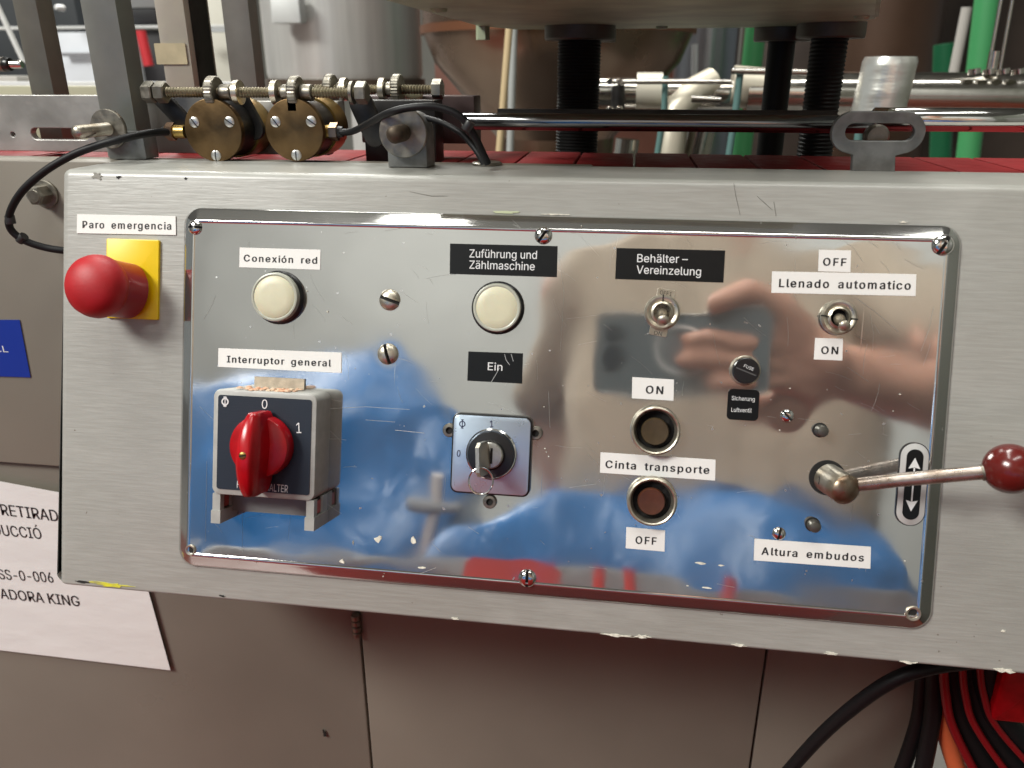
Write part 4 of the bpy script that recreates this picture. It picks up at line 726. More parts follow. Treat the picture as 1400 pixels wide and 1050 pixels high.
MB().lathe([(rr * .95, 0), (rr * .9, .0008), (rr * .6, .0022), (rr * .1, .0028)], 30, T=Matrix.Translation(tip - ax * .0012) @ ax.to_track_quat('Z', 'Y').to_matrix().to_4x4()).build('shaft_cap', mat('browned_steel_cap', (.30, .25, .19), .34, .9, var=.3, vs=140, rv=.1, col2=(.20, .12, .07)), lv, 45)
sl = pl(1117, 652, .012) - c; MB().lathe([(.0011, 0), (.0009, .0007)], 16, T=Matrix.Translation((-.0040, -.0005, .0050)) @ Matrix.Rotation(-PI / 2, 4, 'Y') @ Matrix.Scale(1.9, 4, (0, 1, 0))).build('pin_hole', M_SHADE_DIRT, lv)
r0 = pl(1170, 665.5, hl) - c; r1 = pl(1349, 645, .024) - c; hb = .026
bc, bk = circ(1381, 640.8, 34, hb)
ballc = Vector((bc.x - c.x, bc.y - c.y, hb - H0)); r0.z = hl - H0 - .004; r1.z = .0205
rp = [r0 - Vector((.004, 0, 0)), r0, r0.lerp(r1, .35) + Vector((0, .0003, .0004)), r0.lerp(r1, .7) + Vector((0, .0002, .0003)), r1]
MB().tube(rp, .0028, 20).build('rod', mat('scuffed_rod_steel', (.50, .45, .41), .3, .85, var=.25, vs=140, rv=.06, col2=(.33, .26, .21)), lv)
d = (ballc - r1).normalized(); MB().tube([r1 - d * .002, r1 + d * .004], .0032, 20).build('ferrule', M_ZINC, lv)
MB().lathe([(max(1e-5, bk * math.sin(PI * k / 24)), bk * math.cos(PI * k / 24)) for k in range(25)], 48, T=Matrix.Translation(ballc)).build('ball_knob', mat('dark_red_ball', (.115, .011, .009), .22, var=.12, vs=60, coat=.2), lv, 60)

# ================================================================ machine frame behind the console
YF = .060
mc = thing('machine_cabinet', 'beige painted machine cabinet behind and below the console with hinged doors', 'machine cabinet', Matrix.Translation((0, YF, 0)))
def cab(name, x0, x1, z0, z1, y0, m=M_CABI, bev=.001, th=.02):
    return MB().prism(rrect(x0, x1, z0, z1, .001, 2), -th, 0, bev=bev).build(name, m, mc, 30, Matrix.Translation((0, y0 - YF, 0)) @ YM)
zg = onY(30, 637, YF).z
cab('side_panel', -.62, CL + .25, zg + .0012, onY(40, 219, YF).z, YF)
cab('frame_panel', -.62, CL + .25, zg - .02, zg - .0008, YF + .004)
xs1 = onY(492, 870, YF).x; xs1b = onY(508, 1050, YF).x; xs2 = onY(1048, 900, YF).x; xs3 = onY(1262, 960, YF).x
xs1 = (xs1 + xs1b) / 2; zt = zg - .021
cab('door', -.62, xs1 - .0008, .15, zt, YF + .001); cab('door', xs1 + .0008, xs2 - .0008, .15, zt, YF + .0005); cab('door', xs2 + .0006, xs3, .15, zt, YF + .002)
MB().box(-.6, xs3 - .002, 0.02, zt, .024, .4).build('frame', M_SHADE_DIRT, mc, 0)
hz = onY(491, 853, YF); b = MB()
for k in range(4): b.lathe([(.0024, 0), (.0029, .0004), (.0029, .0034), (.0024, .0038)], 14, T=Matrix.Translation((hz.x - .0010, -.0022, hz.z - .008 + k * .0043)))
b.build('hinge', M_ZINC, mc)
p = onY(444, 1002, YF); MB().prism([(-.0008, -.003), (.0012, -.0026), (.0008, .0002), (-.0006, .0035), (-.0012, .003)], 0, .0003).build('paint_chip', M_SHADE_DIRT, mc, 0, Matrix.Translation((p.x, -.0002, p.z)) @ YM)

# blue sticker and notice
a, b_, c_, d_ = onY(-40, 437, YF), onY(27.5, 437, YF), onY(42.5, 515.5, YF), onY(-40, 513, YF); p0 = Vector((b_.x, YF - .0003, c_.z))
e = thing('blue_sticker', 'dark blue sticker with white print at the left edge', 'sticker', yframe(p0))
MB().prism([(q.x - p0.x, q.z - p0.z) for q in (d_, c_, b_, a)], 0, .0003).build('film', M_BLUE, e, 0)
q = onY(-9, 480, YF); q2 = onY(12, 478.5, YF); q3 = onY(12, 470, YF)
text_mesh('lettering', 'S.L', q2.x - q.x, q3.z - q2.z, M_WPRINT, e, Matrix.Translation((q.x - p0.x, q.z - p0.z, .00035)))
# paper: slightly wavy sheet, hung on the cabinet
def papery(px, py): return onY(px, py, YF - .0015)
TLp, TRp, BRp, BLp = papery(-60, 647), papery(170, 690), papery(233, 916.5), papery(-60, 882)
p0 = papery(0, 770)
e = thing('paper_notice', 'white printed paper notice taped on the cabinet at lower left', 'notice', yframe(p0))
NXp, NYp = 50, 40; vs = []
def pt(u, v): return TLp.lerp(TRp, u).lerp(BLp.lerp(BRp, u), v)
for j in range(NYp + 1):
    for i in range(NXp + 1):
        q = pt(i / NXp, j / NYp) - p0; w = .00004 * noise.noise(Vector((q.x * 30, q.z * 130, 0))) + .00005 * noise.noise(Vector((q.x * 12, q.z * 50, 4)))
        vs.append((q.x, q.z, w))
fs = [(j * (NXp + 1) + i, j * (NXp + 1) + i + 1, (j + 1) * (NXp + 1) + i + 1, (j + 1) * (NXp + 1) + i) for j in range(NYp) for i in range(NXp)]
n = len(vs); vs += [(v[0], v[1], v[2] - .0002) for v in vs]; fs += [tuple(i + n for i in f[::-1]) for f in fs[:]]
MB().add(vs, fs).build('sheet', M_PAPER, e, 60)
for s_, x0_, y0_, x1_, y1_, cap in (('RETIRAD', 3, 704, 80.5, 712.8, 14.5), ('DUCCIÓ', -7, 731, 58, 737, 14), ('SS-0-006', 0, 791.5, 74, 796.5, 13), ('ADORA KING', 2, 818, 110, 829, 13)):
    a = papery(x0_, y0_); b_ = papery(x1_, y1_); t_ = papery(x0_, y0_ - cap)
    text_mesh('lettering', s_, (b_ - a).length, (t_ - a).length, M_INK, e, Matrix.Translation((a.x - p0.x, a.z - p0.z, .0001)) @ Matrix.Rotation(math.atan2(b_.z - a.z, b_.x - a.x), 4, 'Z'), bold=.006)

# hex bolt on the side panel
def hexbolt(name, p, r, label, cat='bolt', washer=1.5, th=.006, m=M_ZINC):
    e = thing(name, label, cat, yframe(p))
    MB().lathe([(r * washer, 0), (r * washer, .0012), (r * washer * .95, .0016)], 32).build('washer', m, e)
    MB().lathe([(r, .0016), (r, .0016 + th * .85), (r * .86, .0016 + th)], 6).lathe([(r * .7, .0016 + th), (r * .62, .0021 + th), (r * .1, .0021 + th)], 20).build('head', m, e, 25)
    return e
hexbolt('hex_bolt', onY(63, 265, YF), .0052, 'hexagon head bolt with washer on the cabinet left of the console', washer=1.42, th=.008)

# ================================================================ belt behind the console lip
ZB = 1.1605
bl = thing('slat_conveyor', 'dull red slatted conveyor belt behind the console lip', 'conveyor belt', Matrix.Translation((0, .07, ZB)))
x = -.62; k = 0
me = None
while x < .5:
    if me is None:
        o = MB().prism(rrect(0, .0314, .0, .116, .001, 2), -.006, 0, bev=.0005).build('slat', M_BELT, bl, 30, Matrix.Translation((x, 0, 0))); me = o.data
    else:
        o = bpy.data.objects.new('slat', me); COL.objects.link(o); o.parent = bl; o.location = (x, random.uniform(-.0004, .0004), random.uniform(-.0003, .0003))
    x += .0328
MB().box(-.62, .5, .002, .114, -.012, -.0065).build('bed', M_DARKM, bl, 0)

# ================================================================ slotted rail, posts
YR = .11
a = onY(-60, 132, YR); p0 = Vector((a.x, YR, onY(150, 206, YR).z)); zr = onY(200, 131, YR).z - p0.z; xr = onY(455, 200, YR).x - p0.x
s0 = onY(57, 182, YR); s1 = onY(122, 182, YR); hs = .0036
def stad(x0, x1, y, r, n=8): return [(x1 + r * math.sin(t), y - r * math.cos(t)) for t in [PI * k / n for k in range(n + 1)]] + [(x0 - r * math.sin(t), y + r * math.cos(t)) for t in [PI * k / n for k in range(n + 1)]]
hole = onY(26, 183, YR)
o = curve_plate('guide_rail', rrect(-.1, xr, 0, zr, .001, 2), [stad(s0.x - p0.x, s1.x - p0.x, s0.z - p0.z, hs), stad(hole.x - p0.x - .0001, hole.x - p0.x + .0001, hole.z - p0.z, .0018)], .005, .0004, M_RAIL)
o.matrix_world = yframe(p0); tag(o, 'scuffed aluminium guide rail with a long slot behind the upright bars', 'guide rail')
def post(pxl, pxr, py, y, ztop, zbot, dep, m, label, wx=1):
    a = onY(pxl, py, y); b_ = onY(pxr, py, y); w = b_.x - a.x
    o = MB().prism(rrect(0, w, 0, ztop - zbot, .0006, 2), -dep, 0, bev=.0005).build('upright_bar', m, None, 30)
    o.matrix_world = yframe(Vector((a.x, y, zbot))); return tag(o, label, 'upright bar', 'steel upright bars at the left')
post(130.5, 177, 120, .080, 1.34, 1.1645, .014, M_POST, 'front grey upright bar standing on the console behind the washer')
post(35, 66, 90, .125, 1.36, ZB + .002, .014, mat('brown_grey_bar', (.17, .165, .14), .45, .3, var=.15, vs=40), 'dark brown grey upright bar at the far left')
post(219, 258, 60, .150, 1.38, ZB + .002, .03, mat('flaking_cream_paint', (.42, .38, .33), .5, .2, var=.3, vs=60, bump=.5, bs=120, col2=(.50, .46, .38)), 'flaking painted upright bar with dark edge')
fl = bpy.data.objects['upright_bar.002']
a = onY(215, 88, .1495); b_ = onY(253, 59, .1495)
MB().prism(rrect(0, b_.x - a.x, 0, b_.z - a.z, .0005, 2), 0, .0004).build('tape_patch', mat('tan_tape', (.50, .42, .27), .6, var=.15, vs=90), fl, 0, fl.matrix_world.inverted() @ yframe(a))
wf = onY(258, 60, .150).x - onY(219, 60, .150).x
MB().box(wf + .0002, wf + .0012, 0, .21, -.026, -.006).build('dark_edge', M_DARKM, fl, 0)
post(309, 345, 60, .165, 1.38, ZB + .002, .012, mat('taupe_bar', (.25, .24, .22), .5, .3, var=.12, vs=40), 'slim taupe upright bar in front of the steel tank')
# washers + threaded studs
def stud(px, py, y, length, r, rw, label, mt=None):
    e = thing('threaded_stud', label, 'stud', yframe(onY(px, py, y)), 'threaded studs with washers')
    MB().lathe([(rw, 0), (rw, .0016), (rw * .97, .002)], 36).build('washer', M_ZINC, e)
    prof = []; z = .002
    while z < length: prof += [(r, z), (r * .82, z + .0006)]; z += .0012
    prof += [(r * .9, length), (r * .6, length + .001)]
    MB().lathe(prof, 16).build('thread', mt or M_WORN, e, 60); return e
s = stud(150, 176, .0640, .026, .0033, .0098, 'threaded stud with pale washer at the foot of the grey bar')
stud(552, 181, .047, .016, .0040, .0115, 'dark threaded stud with washer on the rounded grey block', mat('dark_brown_thread', (.07, .052, .035), .5, .6, var=.4, vs=200))
# rounded block under the second stud
a = onY(531, 228, .049); b_ = onY(584, 228, .049); w = b_.x - a.x; hgt = onY(552, 153, .049).z - 1.1648
o_ = [(0, 0), (w, 0)] + [(w / 2 + w / 2 * math.cos(t), hgt - w / 2 + w / 2 * math.sin(t)) for t in [PI * k / 14 for k in range(15)]]
o = MB().prism(o_, -.016, 0, bev=.0005).build('mounting_block', M_GALV, None, 30); o.matrix_world = yframe(Vector((a.x, .049, 1.165))); tag(o, 'rounded grey mounting block standing on the console lip', 'block')
a = onY(150, 222, .0665); b_ = onY(201, 222, .0665)
o = MB().prism(rrect(0, b_.x - a.x, 0, .0135, .0008, 2), -.012, 0, bev=.0005).build('foot_block', M_GALV, None, 30); o.matrix_world = yframe(Vector((a.x, .0665, 1.165))); tag(o, 'small grey foot block at the bottom of the grey bar', 'block')
# key-hole shaped bracket
YK = .068
def kz(px, py): p = onY(px, py, YK); return (p.x, p.z)
p0 = onY(1192, 232, YK); p0.z = 1.165
cxk = kz(1200, 180); L_ = kz(1137, 182); Rr = kz(1262, 182); top = kz(1200, 153.5)[1]; bot = kz(1200, 208)[1]; rad = (top - bot) / 2; cyk = (top + bot) / 2
ol = [(kz(1222, 230)[0], 1.165), (kz(1222, 210)[0], bot + .0002)]
n = 12
right = [(Rr[0] - rad + rad * math.cos(t), cyk + rad * math.sin(t)) for t in [-PI / 2 + .35 + (PI - .35) * k / n for k in range(n + 1)]]
left = [(L_[0] + rad + rad * math.cos(t), cyk + rad * math.sin(t)) for t in [PI / 2 + (PI - .35) * k / n for k in range(n + 1)]]
ol = [(kz(1165, 230)[0], 1.165), (kz(1221, 230)[0], 1.165), (kz(1221, 214)[0], bot - .001)] + right + left + [(kz(1166, 214)[0], bot - .001)]
ol = [(x_ - p0.x, z_ - p0.z) for x_, z_ in ol]
sa = kz(1166, 180); sb = kz(1237, 180)
o = curve_plate('slotted_bracket', ol, [stad(sa[0] - p0.x, sb[0] - p0.x, sa[1] - p0.z, .0043)], .004, .0005, M_GALV)
o.matrix_world = yframe(p0 + Vector((0, .002, 0))); tag(o, 'flat grey bracket with rounded slot standing on the console edge', 'bracket')
# pin behind it
o = MB().lathe([(.0055, 0), (.0055, .004), (.0045, .0052)], 28).build('pin_head', M_ZINC, None, 30); o.matrix_world = yframe(onY(1196, 186, .0765)); tag(o, 'round pin head showing in the bracket slot', 'pin')
# rods along X
def xrod(y, px0, px1, py, r, m, name, label, cat, n=24, smooth=50):
    a = onY(px0, py, y); b_ = onY(px1, py, y); L_ = b_.x - a.x; zz = (a.z + b_.z) / 2
    o = MB().lathe([(r * .85, 0), (r, .0008), (r, L_ - .0008), (r * .85, L_)], n).build(name, m, None, smooth)
    o.matrix_world = Matrix.Translation((a.x, y, zz)) @ Matrix.Rotation(PI / 2, 4, 'Y'); return tag(o, label, cat)
xrod(.090, 632, 1200, 168, .0042, M_ROD, 'guide_rod', 'polished round rod coloured dark for its reflections, running behind the slotted bracket', 'rod')
xrod(.090, 1192, 1470, 164, .0054, M_CHROME, 'guide_rod', 'bright chrome rod right of the slotted bracket', 'rod')
a = onY(680, 153, .12); o = MB().box(0, onY(1145, 153, .12).x - a.x, 0, .005, -.0016, .0016).build('flat_bar', M_DARKM, None, 0); o.matrix_world = Matrix.Translation(a); tag(o, 'thin dark flat bar above the polished rod', 'bar')

# brass valve cylinders with threaded adjusting rods
def brass(px, py, r, y, dep, label, notch=False):
    c = onY(px, py, y); e = thing('brass_cylinder', label, 'valve', yframe(c), 'brass valve cylinders with screwed round covers')
    n = 48; o_ = []
    for k in range(n):
        a = 2 * PI * k / n + PI / 2; o_.append((r * math.cos(a), r * math.sin(a)))
    if notch:
        w_ = .0018; keep = [p for p in o_ if not (abs(p[0]) < w_ * 1.1 and p[1] > 0)]; o_ = [(-w_, math.sqrt(r * r - w_ * w_)), ] + [p for p in keep if p[0] < 0] + [p for p in keep if p[0] >= 0]
        o_ = [(-w_, math.sqrt(r * r - w_ * w_))] + sorted([p for p in keep], key=lambda p: (math.atan2(p[1], p[0]) - PI / 2) % (2 * PI)) + [(w_, math.sqrt(r * r - w_ * w_)), (w_, r * .62), (-w_, r * .62)]
    cov = MB().prism(o_, -.004, 0, bev=.0004).build('cover', M_BRASS, e, 40)
    MB().lathe([(r * .93, -dep), (r * .93, -.0045)], 40, 0).lathe([(r * 1.0, -dep * .95), (r * 1.0, -dep * .55)], 40, 1).build('barrel', [M_DARKM, M_BRASSY], e, 40)
    for ax_, ay_, an in ((-.62, .26, -55), (.62, .28, -35), (0, -.80, 88)):
        screw_mesh(.0027, .0007, M_CHROME, .12).build('screw', [mat('pale_screw', (.62, .61, .58), .35, 1), M_SHADE_DIRT], cov, 30, Matrix.Translation((ax_ * r, ay_ * r, 0)) @ Matrix.Rotation(math.radians(an), 4, 'Z'))
    return e
brass(291, 178.5, .0154, .066, .040, 'round brass valve cover on the left with a black hose')
brass(402, 178.0, .0152, .066, .040, 'round notched brass valve cover on the right', True)
def fitting(px, py, y, s, label):
    c = onY(px, py, y); e = thing('hose_fitting', label, 'hose fitting', Matrix.Translation(c) @ Matrix.Rotation(PI / 2 * s, 4, 'Y'), 'brass hose fittings')
    MB().lathe([(.0034, 0), (.0034, .006)], 20).build('stem', M_BRASSY, e)
    MB().lathe([(.0046, .006), (.0046, .010)], 6).build('hex_nut', mat('coppery_nut', (.35, .22, .14), .3, 1), e, 20)
    MB().lathe([(.0030, .010), (.0026, .0125)], 16).build('sleeve', M_BLKPL, e); return e
fitting(254, 180, .074, -1, 'brass fitting joining the black hose to the left valve')
fitting(437, 180, .074, 1, 'brass fitting on the right side of the notched valve')
def threaded(px0, px1, py, y, r, label, nuts):
    a = onY(px0, py, y); b_ = onY(px1, py, y); L_ = b_.x - a.x
    e = thing('threaded_rod', label, 'threaded rod', Matrix.Translation(a) @ Matrix.Rotation(PI / 2, 4, 'Y'), 'threaded adjusting rods')
    prof = []; z = 0; pitch = .0016
    while z < L_: prof += [(r * .78, z), (r * 1.02, z + pitch * .45), (r * .98, z + pitch * .6)]; z += pitch
    MB().lathe(prof, 16).build('thread', mat('brassy_thread', (.27, .235, .16), .4, .8, var=.3, vs=90), e, 20)
    for px, kind in nuts:
        z = onY(px, py, y).x - a.x
        if kind == 'hex': MB().lathe([(r * 2.0, z), (r * 2.1, z + .0008), (r * 2.1, z + .0048), (r * 1.9, z + .0054)], 6).build('hex_nut', M_ZINC, e, 20)
        if kind == 'washer': MB().lathe([(r * 2.1, z), (r * 2.1, z + .0015)], 24).build('washer', M_ZINC, e, 30)
        if kind == 'collar': MB().lathe([(r * 1.4, z), (r * 1.55, z + .001), (r * 1.55, z + .0055), (r * 1.4, z + .006)], 24).build('collar', M_ZINC, e, 30)
        if kind == 'flange': MB().lathe([(r * 1.6, z - .001), (r * 2.3, z), (r * 2.3, z + .0028), (r * 1.8, z + .003)], 24).build('flange', M_NICKEL, e, 30)
        if kind == 'knurl':
            n = 60; b = MB(); prof = [(r * 2.9, z), (r * 3.05, z + .0007), (r * 3.05, z + .0040), (r * 2.9, z + .0046)]; vs = []; fs = []
            for rr_, zz in prof:
                for k_ in range(n): a_ = 2 * PI * k_ / n; q_ = rr_ * (1 if k_ % 2 else .965); vs.append((q_ * math.cos(a_), q_ * math.sin(a_), zz))
            for i in range(3):
                for k_ in range(n): k2 = (k_ + 1) % n; fs.append((i * n + k_, i * n + k2, (i + 1) * n + k2, (i + 1) * n + k_))
            fs += [tuple(range(n)), tuple(3 * n + k_ for k_ in range(n))]
            b.add(vs, fs).build('knurled_nut', M_ZINC, e, 15)
    return e
threaded(200, 500, 126, .072, .0026, 'front threaded rod with knurled nuts above the brass covers', [(199, 'hex'), (215, 'hex'), (287, 'knurl'), (302, 'collar'), (322, 'flange'), (374, 'flange'), (386, 'collar'), (399, 'knurl'), (412, 'collar'), (480, 'washer'), (488, 'hex')])
threaded(430, 598, 122, .115, .0026, 'rear threaded rod with knurled nuts behind the front one', [(447, 'knurl'), (462, 'collar'), (468, 'flange'), (520, 'flange'), (528, 'collar'), (538, 'knurl'), (592, 'hex')])
def ybox(pxa, pya, pxb, pyb, y, dep, name, label, cat, m, zmin=None):
    a = onY(pxa, pyb, y); b_ = onY(pxb, pya, y); z0 = a.z if zmin is None else zmin
    o = MB().prism(rrect(0, b_.x - a.x, 0, b_.z - z0, .0008, 2), -dep, 0, bev=.0006).build(name, m, None, 30)
    o.matrix_world = yframe(Vector((a.x, y, z0))); return tag(o, label, cat)
ybox(500, 137, 594, 215, .095, .018, 'clamp_plate', 'dark steel clamp plate behind the rounded mounting block', 'plate', M_DARKM, ZB + .001)
ybox(495, 131, 648, 195, .130, .02, 'brown_plate', 'brown anodised plate end of the guide behind the hoses', 'plate', M_PURP)
ybox(300, 138, 462, 215, .104, .01, 'valve_bar', 'pale flat bar running behind the brass valves', 'bar', M_RAIL, ZB + .012)
for px, cl in ((567, 0), (575, 0)): pass
o = MB().lathe([(max(1e-5, .0042 * math.sin(PI * k / 10)), .0042 * math.cos(PI * k / 10) * 1.2) for k in range(11)], 16).build('cable_bead', mat('pale_wax', (.75, .72, .5), .4), None, 60)
o.matrix_world = Matrix.Translation(onY(566, 131, .125)) @ Matrix.Rotation(PI / 2, 4, 'Y'); tag(o, 'small pale plastic bead beside the rear threaded rod', 'bead')
# link plate of valves (dark arms)
def arm(p, q, y, w, label):
    a = onY(*p, y); b_ = onY(*q, y); d = b_ - a
    o = MB().prism(stad(0, d.length, 0, w / 2), -.003, 0, bev=.0004).build('link_arm', M_DARKM, None, 30)
    m_ = yframe(a) @ Matrix.Rotation(math.atan2(d.z, d.x), 4, 'Z'); o.matrix_world = m_; tag(o, label, 'link arm', 'dark link arms on the threaded rod')
arm((216, 132), (258, 176), .080, .009, 'dark link arm from the left hex nut to the left valve'); arm((492, 140), (512, 185), .082, .012, 'dark link arm under the right hex nut')
arm((322, 135), (345, 176), .084, .012, 'dark link arm between the two brass valves')

# hoses
def smooth_path(pts, n=8):
    out = []; P = [Vector(p) for p in pts]
    for i in range(len(P) - 1):
        p0_, p1, p2, p3 = P[max(i - 1, 0)], P[i], P[i + 1], P[min(i + 2, len(P) - 1)]
        for k in range(n):
            t_ = k / n; out.append(.5 * ((2 * p1) + (-p0_ + p2) * t_ + (2 * p0_ - 5 * p1 + 4 * p2 - p3) * t_ ** 2 + (-p0_ + 3 * p1 - 3 * p2 + p3) * t_ ** 3))
    return out + [P[-1]]
def hose(pts, r, name, label, cat, m=M_BLACK, n=12, group=None, flat=1):
    P = smooth_path([onY(*q) for q in pts]); c = P[0].copy()
    return solo(MB().tube([p - c for p in P], r, n, flat=flat), name, m, label, cat, Matrix.Translation(c), group, 60)
hose([(236, 180, .0740), (205, 182, .060), (170, 189, .046), (130, 200, .042), (95, 214, .040), (60, 235, .038), (30, 262, .038), (14, 290, .040), (14, 312, .042), (32, 328, .044), (60, 338, .047), (92, 343, .05), (130, 345, .056)], .0019, 'air_hose', 'black air hose looping left from the brass valve around to the cabinet', 'hose')
hose([(454, 180, .074), (480, 180, .070), (505, 168, .056), (530, 155, .040), (562, 147, .036), (600, 147, .036), (630, 160, .036), (648, 185, .038), (658, 205, .040), (667, 224, .042)], .0017, 'air_hose', 'upper black hose arching over the mounting block', 'hose')
hose([(578, 160, .062), (605, 168, .054), (630, 182, .048), (645, 198, .046), (655, 212, .044), (661, 224, .043)], .0014, 'air_hose', 'lower black hose curving into the same grommet', 'hose')
for (x_, y_, yy_, tx, ty) in ((14, 300, .041, 0, 1), (640, 172, .0365, .6, -1), (30, 326, .0438, 1, -.8)):
    c_ = onY(x_, y_, yy_); a_ = math.atan2(ty, tx)
    MB().lathe([(.0023, -.0022), (.0024, -.0018), (.0024, .0018), (.0023, .0022)], 16, T=Matrix.Rotation(a_ - PI / 2, 4, 'Y')).build('tape_wrap', mat('worn_tape', (.03, .03, .03), .35), bpy.data.objects['air_hose' if x_ < 100 else 'air_hose.001'], 40, Matrix.Translation(c_ - bpy.data.objects['air_hose' if x_ < 100 else 'air_hose.001'].location))
o = MB().lathe([(.0075, 0), (.0075, .0008), (.0066, .0014), (.0045, .0012)], 32).build('grommet', M_ZINC, None, 30); o.matrix_world = Matrix.Translation(onZ(666, 225, 1.1649)); tag(o, 'flat round grommet where the hoses enter the console', 'grommet')

# ================================================================ machine head above the belt: plate on threaded columns
ZT = 1.235
tp = thing('machine_head_plate', 'grey green cast plate of the machine head carried by threaded columns', 'machine plate', Matrix.Translation((0, .2, ZT)))
ol = [onZ(527, 2, ZT), onZ(650, 36, ZT), onZ(1050, 40, ZT), onZ(1192, 14, ZT), onZ(1206, -60, ZT), onZ(700, -60, ZT)]
ol = [Vector((-.104, .005, 0)), Vector((.088, .005, 0)), Vector((.1315, .172, 0)), Vector((.1205, .262, 0)), Vector((-.084, .262, 0)), Vector((-.101, .21, 0))]
MB().prism([(p.x, p.y - .2) for p in ol], .0012, .03).build('plate', M_OLIVE, tp, 30)
MB().prism([(p.x * .985, (p.y - .13) * .975 + .13 - .2) for p in ol], 0, .0011).build('wear_plate', mat('olive_wear_plate', (.42, .47, .32), .45, .3, var=.3, vs=25, bump=.5, bs=90), tp, 30)
for px_, py_ in ((1178, 22), (600, 12), (905, 36)):
    q_ = onZ(px_, py_, ZT); MB().lathe([(.0035, -.0015), (.004, -.0005), (.004, 0)], 16).build('bolt', M_OLIVE, tp, 30, Matrix.Translation((q_.x, q_.y - .2, 0)))
for px, py, w in ((660, 38, .010),):
    p = onY(px, py, .215); MB().lathe([(.0045, -.008), (.0045, .001)], 6).build('bolt', M_OLIVE, tp, 20, Matrix.Translation((p.x, p.y - .2, 0)))
def column(pxl, pxr, py, y, pitch, label, threads=True, nut=None):
    a = onY(pxl, py, y - .01); b_ = onY(pxr, py, y - .01); r = (b_.x - a.x) / 2; x_ = (a.x + b_.x) / 2
    e = thing('threaded_column', label, 'column', Matrix.Translation((x_, y, .9)), 'black threaded columns')
    top = ZT - .9 + .001; prof = []; z = 0
    if threads:
        z = .2; prof = [(r * .9, 0), (r * .9, .2)]
        while z < top - pitch: prof += [(r * .94, z), (r, z + pitch * .35), (r, z + pitch * .5), (r * .94, z + pitch * .85)]; z += pitch
    prof += [(r * .92, z), (r * .92, top)]
    MB().lathe(prof, 28).build('thread' if threads else 'shaft', M_THREAD, e, 25)
    if nut: MB().lathe([(nut * .97, top - .0095), (nut, top - .0085), (nut, top - .0005)], 40).build('flange', mat('dark_olive_flange', (.10, .095, .075), .45, .4, var=.3, vs=60), e, 30)
column(758, 817, 190, .220, .0020, 'large black threaded column left of the pipes', nut=.0225)
column(1101, 1152, 150, .215, .0024, 'black threaded column at the right next to the smooth one', nut=.0200)
column(1042, 1082, 150, .260, .002, 'smooth black column beside the right threaded column', False, nut=.0185)
p = onY(822, 45, .25); MB().lathe([(.0098, -.0085), (.0098, 0)], 24).build('bolt', mat('olive_nut', (.12, .12, .095), .5, .3), tp, 25, Matrix.Translation((p.x, .05, 0)))

# ================================================================ background machines
def lathe_thing(name, label, cat, prof, p, m, group=None, n=48, T=None):
    o = MB().lathe(prof, n).build(name, m, None, 30); o.matrix_world = Matrix.Translation(p) @ (T or Matrix()); return tag(o, label, cat, group)
# tank 1
y = 1.35; a = onY(352, 60, y); b_ = onY(562, 60, y); r = (b_.x - a.x) / 2; cxx = (a.x + b_.x) / 2; yc = y + r * .4
zb_ = onY(450, 108, y).z
e = thing('steel_tank', 'large brushed steel tank behind the threaded rods', 'tank', Matrix.Translation((cxx, yc, 0)))
MB().lathe([(r * .98, zb_), (r, zb_ + .01), (r, 2.4)], 64).build('shell', M_STEEL, e)
MB().lathe([(r * 1.03, zb_ - .03), (r * 1.03, zb_)], 64).build('skirt', mat('brown_tank_skirt', (.10, .07, .05), .4, .3), e)
p = onY(404, 14, yc - r * .96); MB().prism(rrect(-.028, .028, -.025, .02, .002), 0, .03, bev=.002).build('junction_box', mat('light_grey_box', (.62, .63, .62), .5), e, 30, Matrix.Translation((p.x - cxx, p.y - yc - .02, p.z)) @ YM)
for a_ in (-2.2, -.9): MB().box(-.03, .03, -.03, .03, 0, zb_ - .02, T=Matrix.Translation((r * .8 * math.cos(a_), r * .8 * math.sin(a_), 0))).build('leg', M_STEEL, e)
# funnel tank 2
y = .95; a = onY(560, 45, y); b_ = onY(955, 45, y); r = (b_.x - a.x) / 2; cxx = (a.x + b_.x) / 2; yc = y + r * .5; zt_ = onY(700, 40, y).z
e = thing('steel_funnel', 'wide polished steel funnel reflecting red behind the threaded columns', 'funnel', Matrix.Translation((cxx, yc, 0)))
MB().lathe([(r * .42, zt_ - .30), (r * .46, zt_ - .16), (r * .70, zt_ - .10), (r * .92, zt_ - .045), (r, zt_), (r, zt_ + .5)], 64, cap1=False).build('cone', mat('coppery_steel', (.32, .235, .18), .24, .9, var=.3, vs=4, rv=.06, col2=(.22, .11, .065)), e)
MB().lathe([(r * 1.02, zt_ - .004), (r * 1.02, zt_ + .008)], 64).build('rim_band', mat('rust_band', (.22, .09, .045), .4, .5), e)
MB().lathe([(r * .42, .1), (r * .42, zt_ - .30)], 48).build('outlet', mat('rust_red_outlet', (.20, .06, .035), .35, .6, var=.3, vs=6), e)
